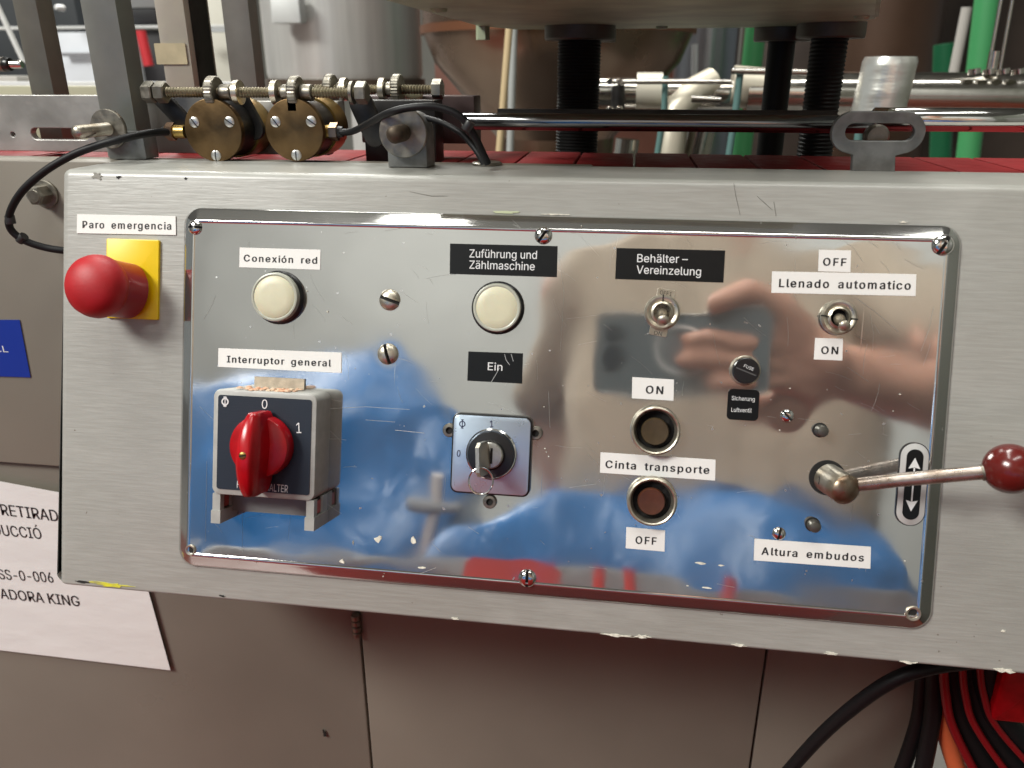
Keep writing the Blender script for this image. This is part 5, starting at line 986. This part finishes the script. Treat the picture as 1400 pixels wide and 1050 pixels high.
# blue-grey tank further right
y = 1.7; a = onY(925, 70, y); b_ = onY(1015, 70, y)
lathe_thing('steel_tank', 'slim blue grey tank right of the funnel', 'tank', [((b_.x - a.x) / 2, .8), ((b_.x - a.x) / 2, 2.5)], (((a.x + b_.x) / 2), y + .08, 0), mat('blue_grey_steel', (.28, .29, .32), .3, .9))
y = 2.2; a = onY(1150, 70, y); b_ = onY(1330, 70, y)
lathe_thing('steel_tank', 'dark brown vessel behind the green pipes', 'tank', [((b_.x - a.x) / 2, .6), ((b_.x - a.x) / 2, 2.8)], (((a.x + b_.x) / 2), y + .3, 0), mat('dark_brown_vessel', (.10, .055, .035), .4, .4, var=.3, vs=3))
ybox(1000, -120, 1500, 240, 2.9, .1, 'dark_cabinet', 'dark brown cabinet in the far background at the right', 'cabinet', mat('dark_brown_panel', (.07, .05, .04), .5, var=.4, vs=3), .2)
ybox(600, -120, 1000, 260, 3.0, .1, 'red_brown_partition', 'red brown partition behind the funnel', 'partition', mat('red_brown_panel', (.16, .06, .04), .5, var=.3, vs=3), .2)
# pipes
def pipe(p, q, r, m, name, label, cat, group=None, n=20):
    a = onY(*p); b_ = onY(*q); return solo(MB().tube([Vector((0, 0, 0)), b_ - a], r, n), name, m, label, cat, Matrix.Translation(a), group, 50)
def px2m(px, y): return px * (onY(701, 100, y).x - onY(700, 100, y).x)
pipe((1352, -20, 1.4), (1318, 260, 1.4), px2m(14, 1.4), M_GREEN, 'green_pipe', 'bright green vertical pipe at the upper right', 'pipe')
pipe((1037, 10, 1.5), (1008, 260, 1.5), px2m(13, 1.5), M_GREEN, 'green_pipe', 'bright green pipe seen between the black columns', 'pipe')
pipe((1292, 60, 1.6), (1284, 260, 1.6), px2m(13, 1.6), M_DGREEN, 'green_pipe', 'dark green pipe beside the bright green one at right', 'pipe')
pipe((1322, 10, 1.2), (1303, 105, 1.2), px2m(6, 1.2), mat('grey_tube', (.4, .38, .35), .5), 'grey_tube', 'thin grey tube left of the right green pipe', 'tube')
pipe((703, 30, .8), (697, 215, .8), px2m(5, .8), mat('grey_rod', (.42, .44, .43), .5), 'support_rod', 'grey upright rod left of the large threaded column', 'rod')
pipe((697, 30, .75), (682, 215, .75), px2m(5, .75), mat('wooden_stick', (.62, .48, .28), .6), 'wooden_stick', 'pale wooden stick leaning beside the grey rod', 'stick')
pipe((950, 60, 1.3), (949, 130, 1.3), px2m(4, 1.3), mat('white_tube', (.7, .72, .74), .4), 'white_tube', 'short white tube above the pipe elbow', 'tube')
YP = .55
e = thing('pipe_assembly', 'stainless pipework with elbow and clamps behind the polished rod', 'pipework', Matrix.Translation(onY(1000, 130, YP)))
O_ = onY(1000, 130, YP)
def part_tube(pts, r, name, m=M_PIPE, n=20): return MB().tube([onY(*q) - O_ for q in pts], r, n).build(name, m, e, 45)
part_tube([(820, 126, YP), (1010, 129, YP)], px2m(19, YP), 'pipe'); part_tube([(870, 124, YP), (905, 124, YP)], px2m(23, YP), 'coupling', mat('white_coupling', (.66, .62, .52), .35, .2))
part_tube([(1000, 118, YP), (1045, 122, YP)], px2m(26, YP), 'flange', mat('cream_flange', (.62, .57, .46), .4, .3)); part_tube([(1020, 127, YP), (1480, 132, YP)], px2m(27, YP), 'pipe')
part_tube([(975, 112, YP), (950, 125, YP - .01), (925, 150, YP - .02), (915, 215, YP - .02)], px2m(19, YP), 'elbow', mat('cream_elbow', (.62, .57, .46), .4, .3))
part_tube([(838, 112, YP - .04), (1000, 112, YP - .04)], px2m(3, YP), 'tie_rod'); part_tube([(1000, 97, YP - .04), (1110, 99, YP - .04)], px2m(4, YP), 'tie_rod')
part_tube([(945, 135, YP - .04), (985, 137, YP - .04)], px2m(4.5, YP), 'clamp_handle'); part_tube([(845, 116, YP - .02), (845, 152, YP - .02)], px2m(9, YP), 'clamp', M_DARKM)
for x_, y_ in ((834, 111), (847, 111), (834, 149), (847, 149)): MB().lathe([(px2m(4.5, YP), 0), (px2m(4.5, YP), .006), (px2m(3, YP), .008)], 12).build('nut', M_PIPE, e, 30, Matrix.Translation(onY(x_, y_, YP - .045) - O_) @ YM)
part_tube([(910, 104, YP - .03), (908, 150, YP - .03), (898, 215, YP - .03)], px2m(4, YP), 'strap', M_TEAL); part_tube([(1012, 100, YP - .035), (1006, 150, YP - .035), (996, 215, YP - .035)], px2m(4.5, YP), 'strap', M_TEAL)
part_tube([(858, 190, YP), (852, 235, YP)], px2m(16, YP), 'branch'); part_tube([(958, 178, YP), (945, 235, YP)], px2m(20, YP), 'branch')
part_tube([(1355, 98, YP - .01), (1360, 70, YP - .01)], px2m(6, YP), 'valve_stem'); part_tube([(1366, 100, YP - .01), (1384, 0, YP - .01)], px2m(2, YP), 'wire'); part_tube([(1354, 80, YP - .01), (1372, -20, YP - .01)], px2m(2, YP), 'wire')
for x_ in (1332, 1352, 1372, 1392): part_tube([(x_, 101, YP - .02), (x_, 94, YP - .02)], px2m(7, YP), 'nut')
# foil-wrapped coupling
y = .42; a = onY(1181, 110, y); b_ = onY(1260, 110, y); zt_ = onY(1220, 77, y).z; zb_ = onY(1220, 165, y).z
r = (b_.x - a.x) / 2 * .96; vs = []; fs = []; n = 40; NZ = 14
for j in range(NZ + 1):
    for k in range(n):
        an = 2 * PI * k / n; u = j / NZ; rr_ = r * (1 + .02 * noise.noise(Vector((math.cos(an) * 2, math.sin(an) * 2, u * 6)))) * (.93 if j in (0, NZ) else 1)
        vs.append((rr_ * math.cos(an) + .004 * (u - .5), rr_ * math.sin(an), (zt_ - zb_) * (u - .5)))
for j in range(NZ):
    for k in range(n): k2 = (k + 1) % n; fs.append((j * n + k, j * n + k2, (j + 1) * n + k2, (j + 1) * n + k))
fs += [tuple(range(n)), tuple(NZ * n + k for k in range(n))]
solo(MB().add(vs, fs), 'foil_sleeve', mat('crinkled_foil', (.86, .86, .82), .28, .8, bump=.4, bs=30, st=(.4, .4, 2), bdist=.004), 'shiny foil wrapped sleeve standing before the horizontal pipe', 'sleeve', Matrix.Translation(((a.x + b_.x) / 2, y + r, (zt_ + zb_) / 2)), None, 60)
hose([(1186, 110, .47), (1182, 140, .47), (1170, 215, .47)], px2m(6, .47), 'teal_tube', 'teal tube hanging left of the foil sleeve', 'tube', M_TEAL)
# far left workshop
ybox(-40, 33.5, 340, 40.5, 1.5, .02, 'white_rail', 'white horizontal rail in the blurred background at left', 'rail', mat('white_rail_paint', (.66, .67, .66), .5))
ybox(-60, 118, 235, 131, .5, .02, 'cream_ledge', 'pale ledge behind the guide rail', 'ledge', mat('olive_cream_ledge', (.42, .40, .28), .5), 1.10)
ybox(-60, 112, 350, 122, .62, .02, 'white_ledge', 'white ledge further behind the guide rail', 'ledge', mat('white_ledge_paint', (.6, .6, .6), .5), 1.10)
ybox(88, 44, 122, 125, 2.0, .3, 'white_machine', 'blurred white machine body between the left upright bars', 'machine', mat('white_machine_paint', (.72, .75, .80), .5), .3)
ybox(84, 72, 123, 77, 1.97, .02, 'grey_shelf', 'grey seam strip across the white machine', 'strip', mat('grey_strip', (.25, .25, .27), .5))
ybox(-80, -60, 60, 128, 2.3, .3, 'dark_machine', 'dark machine at the far left of the background', 'machine', mat('dark_machine_paint', (.035, .04, .045), .5, var=.4, vs=4), .3)
ybox(60, -60, 90, 128, 2.2, .1, 'dark_post', 'dark post between the left upright bars', 'post', mat('dark_slate', (.02, .024, .028), .5), .3)
ybox(86, -60, 135, 30, 2.4, .1, 'machine_hood', 'grey panel above the white machine', 'panel', mat('mid_grey_panel', (.16, .17, .17), .5, var=.4, vs=6))
ybox(150, 12, 212, 33, 2.2, .1, 'machine_recess', 'black recess behind the front upright bar', 'panel', mat('soft_black', (.01, .01, .012), .5)); ybox(150, -60, 212, 11, 2.2, .1, 'grey_hood', 'grey curved hood behind the front bar', 'hood', mat('hood_grey', (.22, .22, .22), .5))
ybox(163, 41, 225, 128, 2.25, .1, 'dark_machine', 'dark machine with red strip behind the bars', 'machine', mat('charcoal_machine', (.035, .032, .036), .5, var=.5, vs=8), .3)
pipe((192, 42, 2.1), (203, 90, 2.1), px2m(7, 2.1), mat('red_strip', (.55, .03, .04), .4), 'red_strip', 'blurred red strip between the upright bars', 'strip')
pipe((-5, 5, .9), (33, 86, .9), px2m(3.5, .9), mat('white_arm', (.72, .72, .7), .4), 'boom_rod', 'thin white diagonal arm at the upper left corner', 'arm')
e = thing('pneumatic_fitting', 'small steel pneumatic fitting at the left edge', 'fitting', Matrix.Translation(onY(0, 88, .20)) @ Matrix.Rotation(PI / 2, 4, 'Y'))
k = px2m(1, .20)
MB().lathe([(10 * k, -.01), (10 * k, 8 * k), (8 * k, 9 * k)], 20).build('body', M_ZINC, e, 30); MB().lathe([(9 * k, 9 * k), (10 * k, 12 * k), (9 * k, 17 * k)], 20).build('seal', M_BLKPL, e, 30); MB().lathe([(6 * k, 17 * k), (6 * k, 32 * k), (5 * k, 36 * k)], 20).build('tip', M_PIPE, e, 30)
ybox(255, -40, 312, 122, 1.8, .1, 'partition_board', 'cream upright panel between the rear bars', 'panel', mat('cream_panel_paint', (.62, .60, .52), .5), .4)
ybox(250, 35, 312, 44, 1.7, .02, 'cross_bar', 'grey cross bar in front of the cream panel', 'bar', mat('bar_grey', (.5, .52, .53), .5))
for x_, y_, r_, cl in ((66, 7, 5, (.75, .62, .4)), (86, 11, 4, (.8, .8, .8)), (79, 90, 5, (.6, .4, .4)), (15, 112, 6, (.5, .06, .06))):
    p = onY(x_, y_, 1.9); k = px2m(r_, 1.9)
    o = MB().lathe([(k, 0), (k, .02), (k * .6, .03)], 16).build('round_knob', mat('knob_%d' % x_, cl, .4), None, 30); o.matrix_world = yframe(p)
    tag(o, {66: 'small cream knob at the top left background', 86: 'small white knob right of the cream one', 79: 'pinkish knob beside the dark post', 15: 'dull red knob low at the far left'}[x_], 'knob', 'blurred round knobs in the background')
ybox(-60, 104, 22, 118, 1.4, .1, 'pale_box', 'pale box low in the left corner of the background', 'box', mat('pale_box_paint', (.6, .58, .54), .5))

# ================================================================ lower right: cables and red housing
hose([(1060, 1075, .03), (1120, 1008, .012), (1175, 960, .0), (1225, 928, -.005), (1275, 912, -.003), (1330, 905, .01)], .0036, 'power_cable', 'thick black cable sloping under the console', 'cable')
for i, (xa, xb, r_, m_, l_, yy) in enumerate([(1262, 1234, .0042, M_BLACK, 'black hose hanging straight down at the left of the bundle', .048), (1278, 1262, .0046, M_BLACK, 'second black hose left of the orange one', .040), (1283, 1308, .0050, M_ORANGE, 'flat orange hose in the cable bundle', .046), (1290, 1330, .0024, M_REDC, 'thin red cable right of the orange hose', .030),
                                          (1302, 1350, .0070, M_BLACK, 'thick black hose in the middle of the bundle', .040), (1316, 1372, .0019, M_REDC, 'second thin red cable in the bundle', .026), (1328, 1392, .0068, M_BLACK, 'broad black hose curving right in the bundle', .036), (1340, 1412, .0017, M_REDC, 'rightmost thin red cable in the bundle', .022), (1347, 1440, .0068, M_BLACK, 'outermost black hose of the bundle', .030)]):
    mid = xa * .72 + xb * .28
    hose([(xa, 860, yy), (xa, 915, yy), (xa * .93 + xb * .07, 950, yy), (mid, 990, yy), (xb, 1050, yy), (xb + (xb - xa) * .9, 1110, yy)], r_, 'bundled_hose', l_, 'hose', m_, group='hoses and cables under the right of the console')
a = onY(1352, 986, .02); b_ = onY(1480, 900, .02)
o = MB().prism(rrect(0, b_.x - a.x, 0, b_.z - a.z, .003), -.05, 0, bev=.002).build('red_housing', M_REDG, None, 30); o.matrix_world = yframe(Vector((a.x, .02, a.z))); tag(o, 'glossy red housing under the right end of the console', 'housing')
ybox(1270, 860, 1560, 1300, .16, .02, 'rear_panel', 'dark grey panel behind the hose bundle', 'panel', mat('rear_panel_paint', (.10, .09, .08), .5), .3)

# ================================================================ what the polished plate mirrors: phone, photographer, goods behind
ph = thing('smartphone', 'pale grey blue smartphone held up by the photographer, mirrored in the plate', 'phone', Matrix.Translation(CAM) @ M3.to_4x4())
M_PH = mat('phone_back_glass', (.16, .20, .22), .35)
ol = rrect(-.022, .125, -.050, .022, .010)
MB().prism(ol, .0035, .0110, bev=.001).build('body', M_PH, ph)
# the back faces the machine (-z of the camera frame)
curve_plate('frame_edge', rrect(-.0224, .1254, -.0504, .0224, .0104), [rrect(-.0212, .1242, -.0492, .0212, .0096)], .0016, .0003, mat('phone_edge', (.6, .6, .58), .25, .9), ph, Matrix.Translation((0, 0, .0028)))
for lx, ly in ((-.004, .0), (-.004, -.020)):
    MB().lathe([(.0085, 0), (.0085, .0016), (.0072, .0018)], 32).build('lens_ring', mat('lens_black', (.02, .03, .035), .15), ph, 30, Matrix.Translation((lx, ly, .0022)))
curve_plate('charging_ring', [(.052 + .024 * math.cos(2 * PI * k / 48), -.014 + .024 * math.sin(2 * PI * k / 48)) for k in range(48)], [[(.052 + .020 * math.cos(2 * PI * k / 48), -.014 + .020 * math.sin(2 * PI * k / 48)) for k in range(48)]], .0006, .0001, mat('ring_white', (.75, .76, .76), .4), ph, Matrix.Translation((0, 0, .0030)))

def capsules(name, chains, voxel, m, parent, F=None, smooth_it=6):
    """union of tapering rounded limbs, fused into one continuous skin"""
    b = MB()
    for ch in chains:
        P = [Vector(c[:3]) for c in ch]; rr_ = [c[3] for c in ch]
        pts = []; rs_ = []
        for i in range(len(P) - 1):
            for k in range(6): u = k / 6; pts.append(P[i].lerp(P[i + 1], u)); rs_.append(rr_[i] * (1 - u) + rr_[i + 1] * u)
        pts.append(P[-1]); rs_.append(rr_[-1])
        d0 = (pts[1] - pts[0]).normalized(); d1 = (pts[-1] - pts[-2]).normalized()
        pre = [(pts[0] - d0 * rs_[0] * math.cos(a), rs_[0] * max(.05, math.sin(a))) for a in (.05, .5, 1.0)]; post_ = [(pts[-1] + d1 * rs_[-1] * math.cos(a), rs_[-1] * max(.05, math.sin(a))) for a in (1.0, .5, .05)]
        pts = [p for p, _ in pre] + pts + [p for p, _ in post_]; rs_ = [r for _, r in pre] + rs_ + [r for _, r in post_]
        sub = MB().tube(pts, rs_, 16); sx = ch[0][4] if len(ch[0]) > 4 else 1
        b.add(sub.v, sub.f)
    o = b.build(name, m, parent, 0)
    md = o.modifiers.new('r', 'REMESH'); md.mode = 'VOXEL'; md.voxel_size = voxel
    md = o.modifiers.new('s', 'SMOOTH'); md.iterations = smooth_it; md.factor = .5
    me = bpy.data.meshes.new_from_object(o.evaluated_get(bpy.context.evaluated_depsgraph_get())); o.modifiers.clear(); o.data = me
    for p in me.polygons: p.use_smooth = True
    return o
def rw(px, py, H): return PM @ refl(px, py, H)
per = thing('person', 'photographer in taupe shirt and blue trousers holding up a phone, mirrored in plate', 'person', Matrix.Translation((.14, -.80, 0)))
POFF = Vector((.14, -.80, 0))
def L(v, r): v = Vector(v) - POFF; return (v.x, v.y, v.z, r)
def RW(px, py, H, r): return L(rw(px, py, H), r)
elb = rw(1400, 560, .56); sh = Vector((.36, -.80, 1.46))
hand = [
    [RW(1130, 500, .372, .021), RW(1095, 478, .368, .019), RW(1068, 462, .366, .014)],
    [RW(1130, 510, .378, .021), RW(1095, 505, .372, .019), RW(1068, 492, .368, .014)],
    [RW(1130, 520, .384, .019), RW(1100, 528, .378, .018), RW(1070, 520, .37, .013)],
    [RW(1090, 470, .366, .0170), RW(1062, 425, .356, .0145), RW(1018, 403, .344, .0125), RW(984, 412, .339, .0105)],
    [RW(1070, 478, .364, .0110), RW(1025, 465, .347, .0102), RW(975, 461, .342, .0094), RW(938, 470, .341, .0084)],
    [RW(1070, 500, .364, .0105), RW(1025, 494, .347, .0098), RW(975, 492, .342, .0090), RW(932, 498, .341, .0080)],
    [RW(1075, 522, .366, .0098), RW(1040, 524, .350, .0088), RW(1000, 524, .344, .0080), RW(968, 526, .343, .0070)],
    [RW(1110, 535, .386, .0150), RW(1075, 560, .385, .0120), RW(1030, 560, .376, .0105), RW(1000, 545, .372, .0090)],
    [RW(1125, 508, .380, .022), RW(1160, 512, .390, .0235), RW(1230, 528, .43, .029), L(elb.lerp(rw(1230, 528, .43), .35), .038), L(elb, .040)],
    [L(elb, .040), L(elb.lerp(sh, .5), .046), L(sh, .052)]]
lsh = Vector((-.08, -.82, 1.43))
hand += [[L(lsh, .05), L((-.12, -.98, 1.26), .042), L((-.11, -1.04, 1.17), .038), L((.02, -1.04, 1.10), .03), L((.06, -1.02, 1.08), .024), L((.10, -1.01, 1.07), .03)]]
for k in range(4): hand.append([L((.12, -1.01, 1.095 - k * .018), .010), L((.155, -1.0, 1.095 - k * .019), .009), L((.185, -.985, 1.09 - k * .018), .008)])
hand.append([L((.08, -1.02, 1.10), .013), L((.11, -1.01, 1.13), .011), L((.135, -1.0, 1.14), .009)])
hand += [[L((.14, -.82, 1.48), .062), L((.14, -.80, 1.640), .056)], [L((.14, -.79, 1.720), .085), L((.14, -.80, 1.780), .092)], [L((.14, -.735, 1.685), .045), L((.14, -.75, 1.720), .06)],
         [L((.14, -.695, 1.745), .010), L((.14, -.675, 1.715), .013)], [L((.055, -.80, 1.730), .013), L((.053, -.81, 1.755), .014)], [L((.225, -.80, 1.730), .013), L((.227, -.81, 1.755), .014)], [L((.12, -.69, 1.685), .009), L((.16, -.69, 1.685), .009)]]
capsules('body', hand, .0035, M_SKIN, per)
M_SHIRT = mat('taupe_shirt_cloth', (.44, .365, .285), .85, var=.12, vs=12, bump=.5, bs=18, bdist=.01)
tor = []
for dx in (-.12, -.06, 0, .06, .12): tor.append([L((.14 + dx, -.83, 1.12), .10), L((.14 + dx, -.82, 1.25), .105), L((.14 + dx * 1.1, -.83, 1.45), .085)])
tor += [[L((.34, -.80, 1.46), .066), L(elb.lerp(sh, .55), .062)], [L((-.06, -.82, 1.43), .066), L((-.12, -.95, 1.30), .060)], [L((-.05, -.83, 1.45), .07), L((.33, -.83, 1.45), .07)]]
capsules('shirt', tor, .008, M_SHIRT, per)
M_TRS = mat('blue_workwear_cloth', (.02, .07, .18), .55, var=.3, vs=10, bump=1, bs=10, bdist=.02)
trs = [[L((.14 + dx, -.83, 1.10), .115), L((.14 + dx, -.83, .95), .115)] for dx in (-.09, 0, .09)] + [[L((.14 + s_ * .09, -.83, .92), .10), L((.14 + s_ * .11, -.81, .5), .075), L((.14 + s_ * .12, -.83, .12), .06)] for s_ in (-1, 1)]
capsules('trousers', trs, .009, M_TRS, per)
for s_ in (-1, 1): capsules('shoe', [[L((.14 + s_ * .12, -.86, .05), .045), L((.14 + s_ * .12, -.68, .045), .038)]], .006, M_BLKPL, per, smooth_it=2)
capsules('hair', [[L((.14, -.83, 1.800), .098), L((.14, -.85, 1.760), .092)], [L((.14, -.76, 1.835), .055), L((.14, -.82, 1.845), .075)]], .007, mat('dark_hair', (.03, .018, .012), .6, bump=1, bs=60), per)

# blue film-wrapped goods and red pallet truck frame behind
def wrapped(name, label, quad, H, dep, seed, grp):
    P = [rw(x, y, H) for x, y in quad]; c = sum(P, Vector()) / 4
    x0, x1 = min(p.x for p in P), max(p.x for p in P); zt = max(p.z for p in P); z0 = 0
    w, h = (x1 - x0) / 2, (zt - z0); b = MB(); vs = []; fs = []; n = 72; NZ = 60
    for j in range(NZ + 1):
        u = 1 - (1 - j / NZ) ** 1.8
        for k in range(n):
            a = 2 * PI * k / n; cx_, sx_ = math.cos(a), math.sin(a); pw = .45
            rx = math.copysign(abs(cx_) ** pw, cx_) * w; ry = math.copysign(abs(sx_) ** pw, sx_) * dep / 2
            s_ = math.sqrt(max(.0004, 1 - max(0, (u - .86) / .14) ** 2.2)); z_ = z0 + h * u
            v = Vector((rx * s_, ry * s_, z_)); nn = noise.noise(Vector((v.x * 6 + seed, v.y * 6, z_ * 4))) * .05 + noise.noise(Vector((v.x * 22 + seed, v.y * 22, z_ * 9))) * .012
            vs.append((v.x * (1 + nn / max(w, .1)), v.y * (1 + nn / dep * 2), z_ + nn * .6 * (u > .5)))
    for j in range(NZ):
        for k in range(n): k2 = (k + 1) % n; fs.append((j * n + k, j * n + k2, (j + 1) * n + k2, (j + 1) * n + k))
    fs += [tuple(range(n)), tuple(NZ * n + k for k in range(n))]
    return solo(b.add(vs, fs), name, M_FILM, label, 'wrapped goods', Matrix.Translation(((x0 + x1) / 2, c.y - dep / 2, 0)), grp, 60)
wrapped('wrapped_drum', 'tall blue film wrapped drum mirrored left in the plate', [(215, 462), (628, 462), (628, 775), (215, 775)], 1.25, .5, 2.0, 'blue film wrapped goods')
wrapped('wrapped_bale', 'low blue film wrapped bale mirrored along the lower plate', [(560, 680), (1290, 680), (1290, 800), (560, 800)], .63, .09, 9.0, 'blue film wrapped goods')

# white post with a grey handle and red guard rails beside the goods
def rpost(name, label, cat, pts, H, r, m):
    P = [rw(x, y, H) for x, y in pts]; return solo(MB().tube([p - P[0] for p in P], r, 20), name, m, label, cat, Matrix.Translation(P[0]), None, 50)
rpost('white_post', 'white round post mirrored beside the key switch', 'post', [(596, 645), (580, 790), (570, 900)], .80, .013, mat('white_post_paint', (.72, .66, .62), .4))
rpost('clamp_bar', 'grey clamp bar clamped across the white post, mirrored in plate', 'clamp', [(562, 682), (640, 690)], .79, .012, mat('grey_handle_plastic', (.22, .22, .23), .5))
HC = .52; a, b_ = rw(235, 775, HC), rw(1305, 775, HC); zt_ = (rw(700, 772, HC)).z; zr_ = rw(700, 815, HC).z; w = b_.x - a.x
tr = thing('parts_trolley', 'red trolley under a grey cover sheet mirrored along the bottom of the plate', 'trolley', Matrix.Translation((a.x, a.y, 0)))
MB().prism(rrect(0, w, .12, zr_, .01), 0, .085, bev=.003).build('body', M_REDP, tr, 30, YM @ Matrix.Translation((0, 0, -.09)))
vs = []; fs = []; n = 60
for k in range(n + 1):
    x = -.01 + (w + .02) * k / n; d = .012 * noise.noise(Vector((x * 9, 1, 2))) + .02 * math.sin(x * 7)
    vs += [(x, .004 + .004 * noise.noise(Vector((x * 20, 0, 0))), zr_ + d), (x, .004, zt_ - .006), (x, -.004, zt_), (x, -.090, zt_)]
for k in range(n):
    for q in range(3): a_ = k * 4 + q; fs.append((a_, a_ + 1, a_ + 5, a_ + 4))
MB().add(vs, fs).build('cover_sheet', mat('grey_cover_sheet', (.13, .13, .14), .5, var=.3, vs=14, bump=.6, bs=10, bdist=.02), tr, 60)
for x in (.04, w - .04): MB().lathe([(.05, -.015), (.05, .015)], 20).build('wheel', M_BLKPL, tr, 30, Matrix.Translation((x, -.045, .05)) @ Matrix.Rotation(PI / 2, 4, 'Y'))
for x_, l_ in ((822, 'first short red guard post'), (864, 'second short red guard post'), (995, 'third short red guard post')):
    p = rw(x_, 783, .49); solo(MB().tube([Vector((0, 0, 0)), Vector((0, 0, -p.z))], .006, 16), 'red_guard_post', M_REDP, l_ + ' mirrored low in the plate', 'post', Matrix.Translation(p), 'red guard posts', 50)
P = [rw(640, 765, .49), rw(765, 800, .49)]
o = MB().prism([(0, -.3), (P[1].x - P[0].x, -.3), (P[1].x - P[0].x, P[1].z - P[0].z + .006), (P[1].x - P[0].x - .012, 0), (.008, 0), (0, -.006)], -.012, 0, bev=.002).build('red_panel_board', M_REDP, None, 30); o.matrix_world = Matrix.Translation(P[0]) @ YM; tag(o, 'red board standing at the trolley, mirrored low in the middle of the plate', 'board')
nm = thing('rim_dark_block', 'dark green block added at the right to darken the plate rim', 'machine', Matrix.Translation((1.5, -.6, 0)))  # added out of view: darkens the rim's reflection and cuts fill from the right
MB().prism(rrect(-.35, .35, -1.0, 1.6, .03), .1, 2.3, bev=.02).build('body', mat('dark_block_green', (.06, .065, .05), .45, var=.2, vs=3), nm)
MB().prism(rrect(-.30, .30, -.9, 1.5, .03), 0, .1).build('plinth', M_SHADE_DIRT, nm)
MB().box(-.37, -.351, -.6, .3, .9, 1.7).build('door', mat('block_front_grey', (.13, .13, .12), .4), nm, 0)
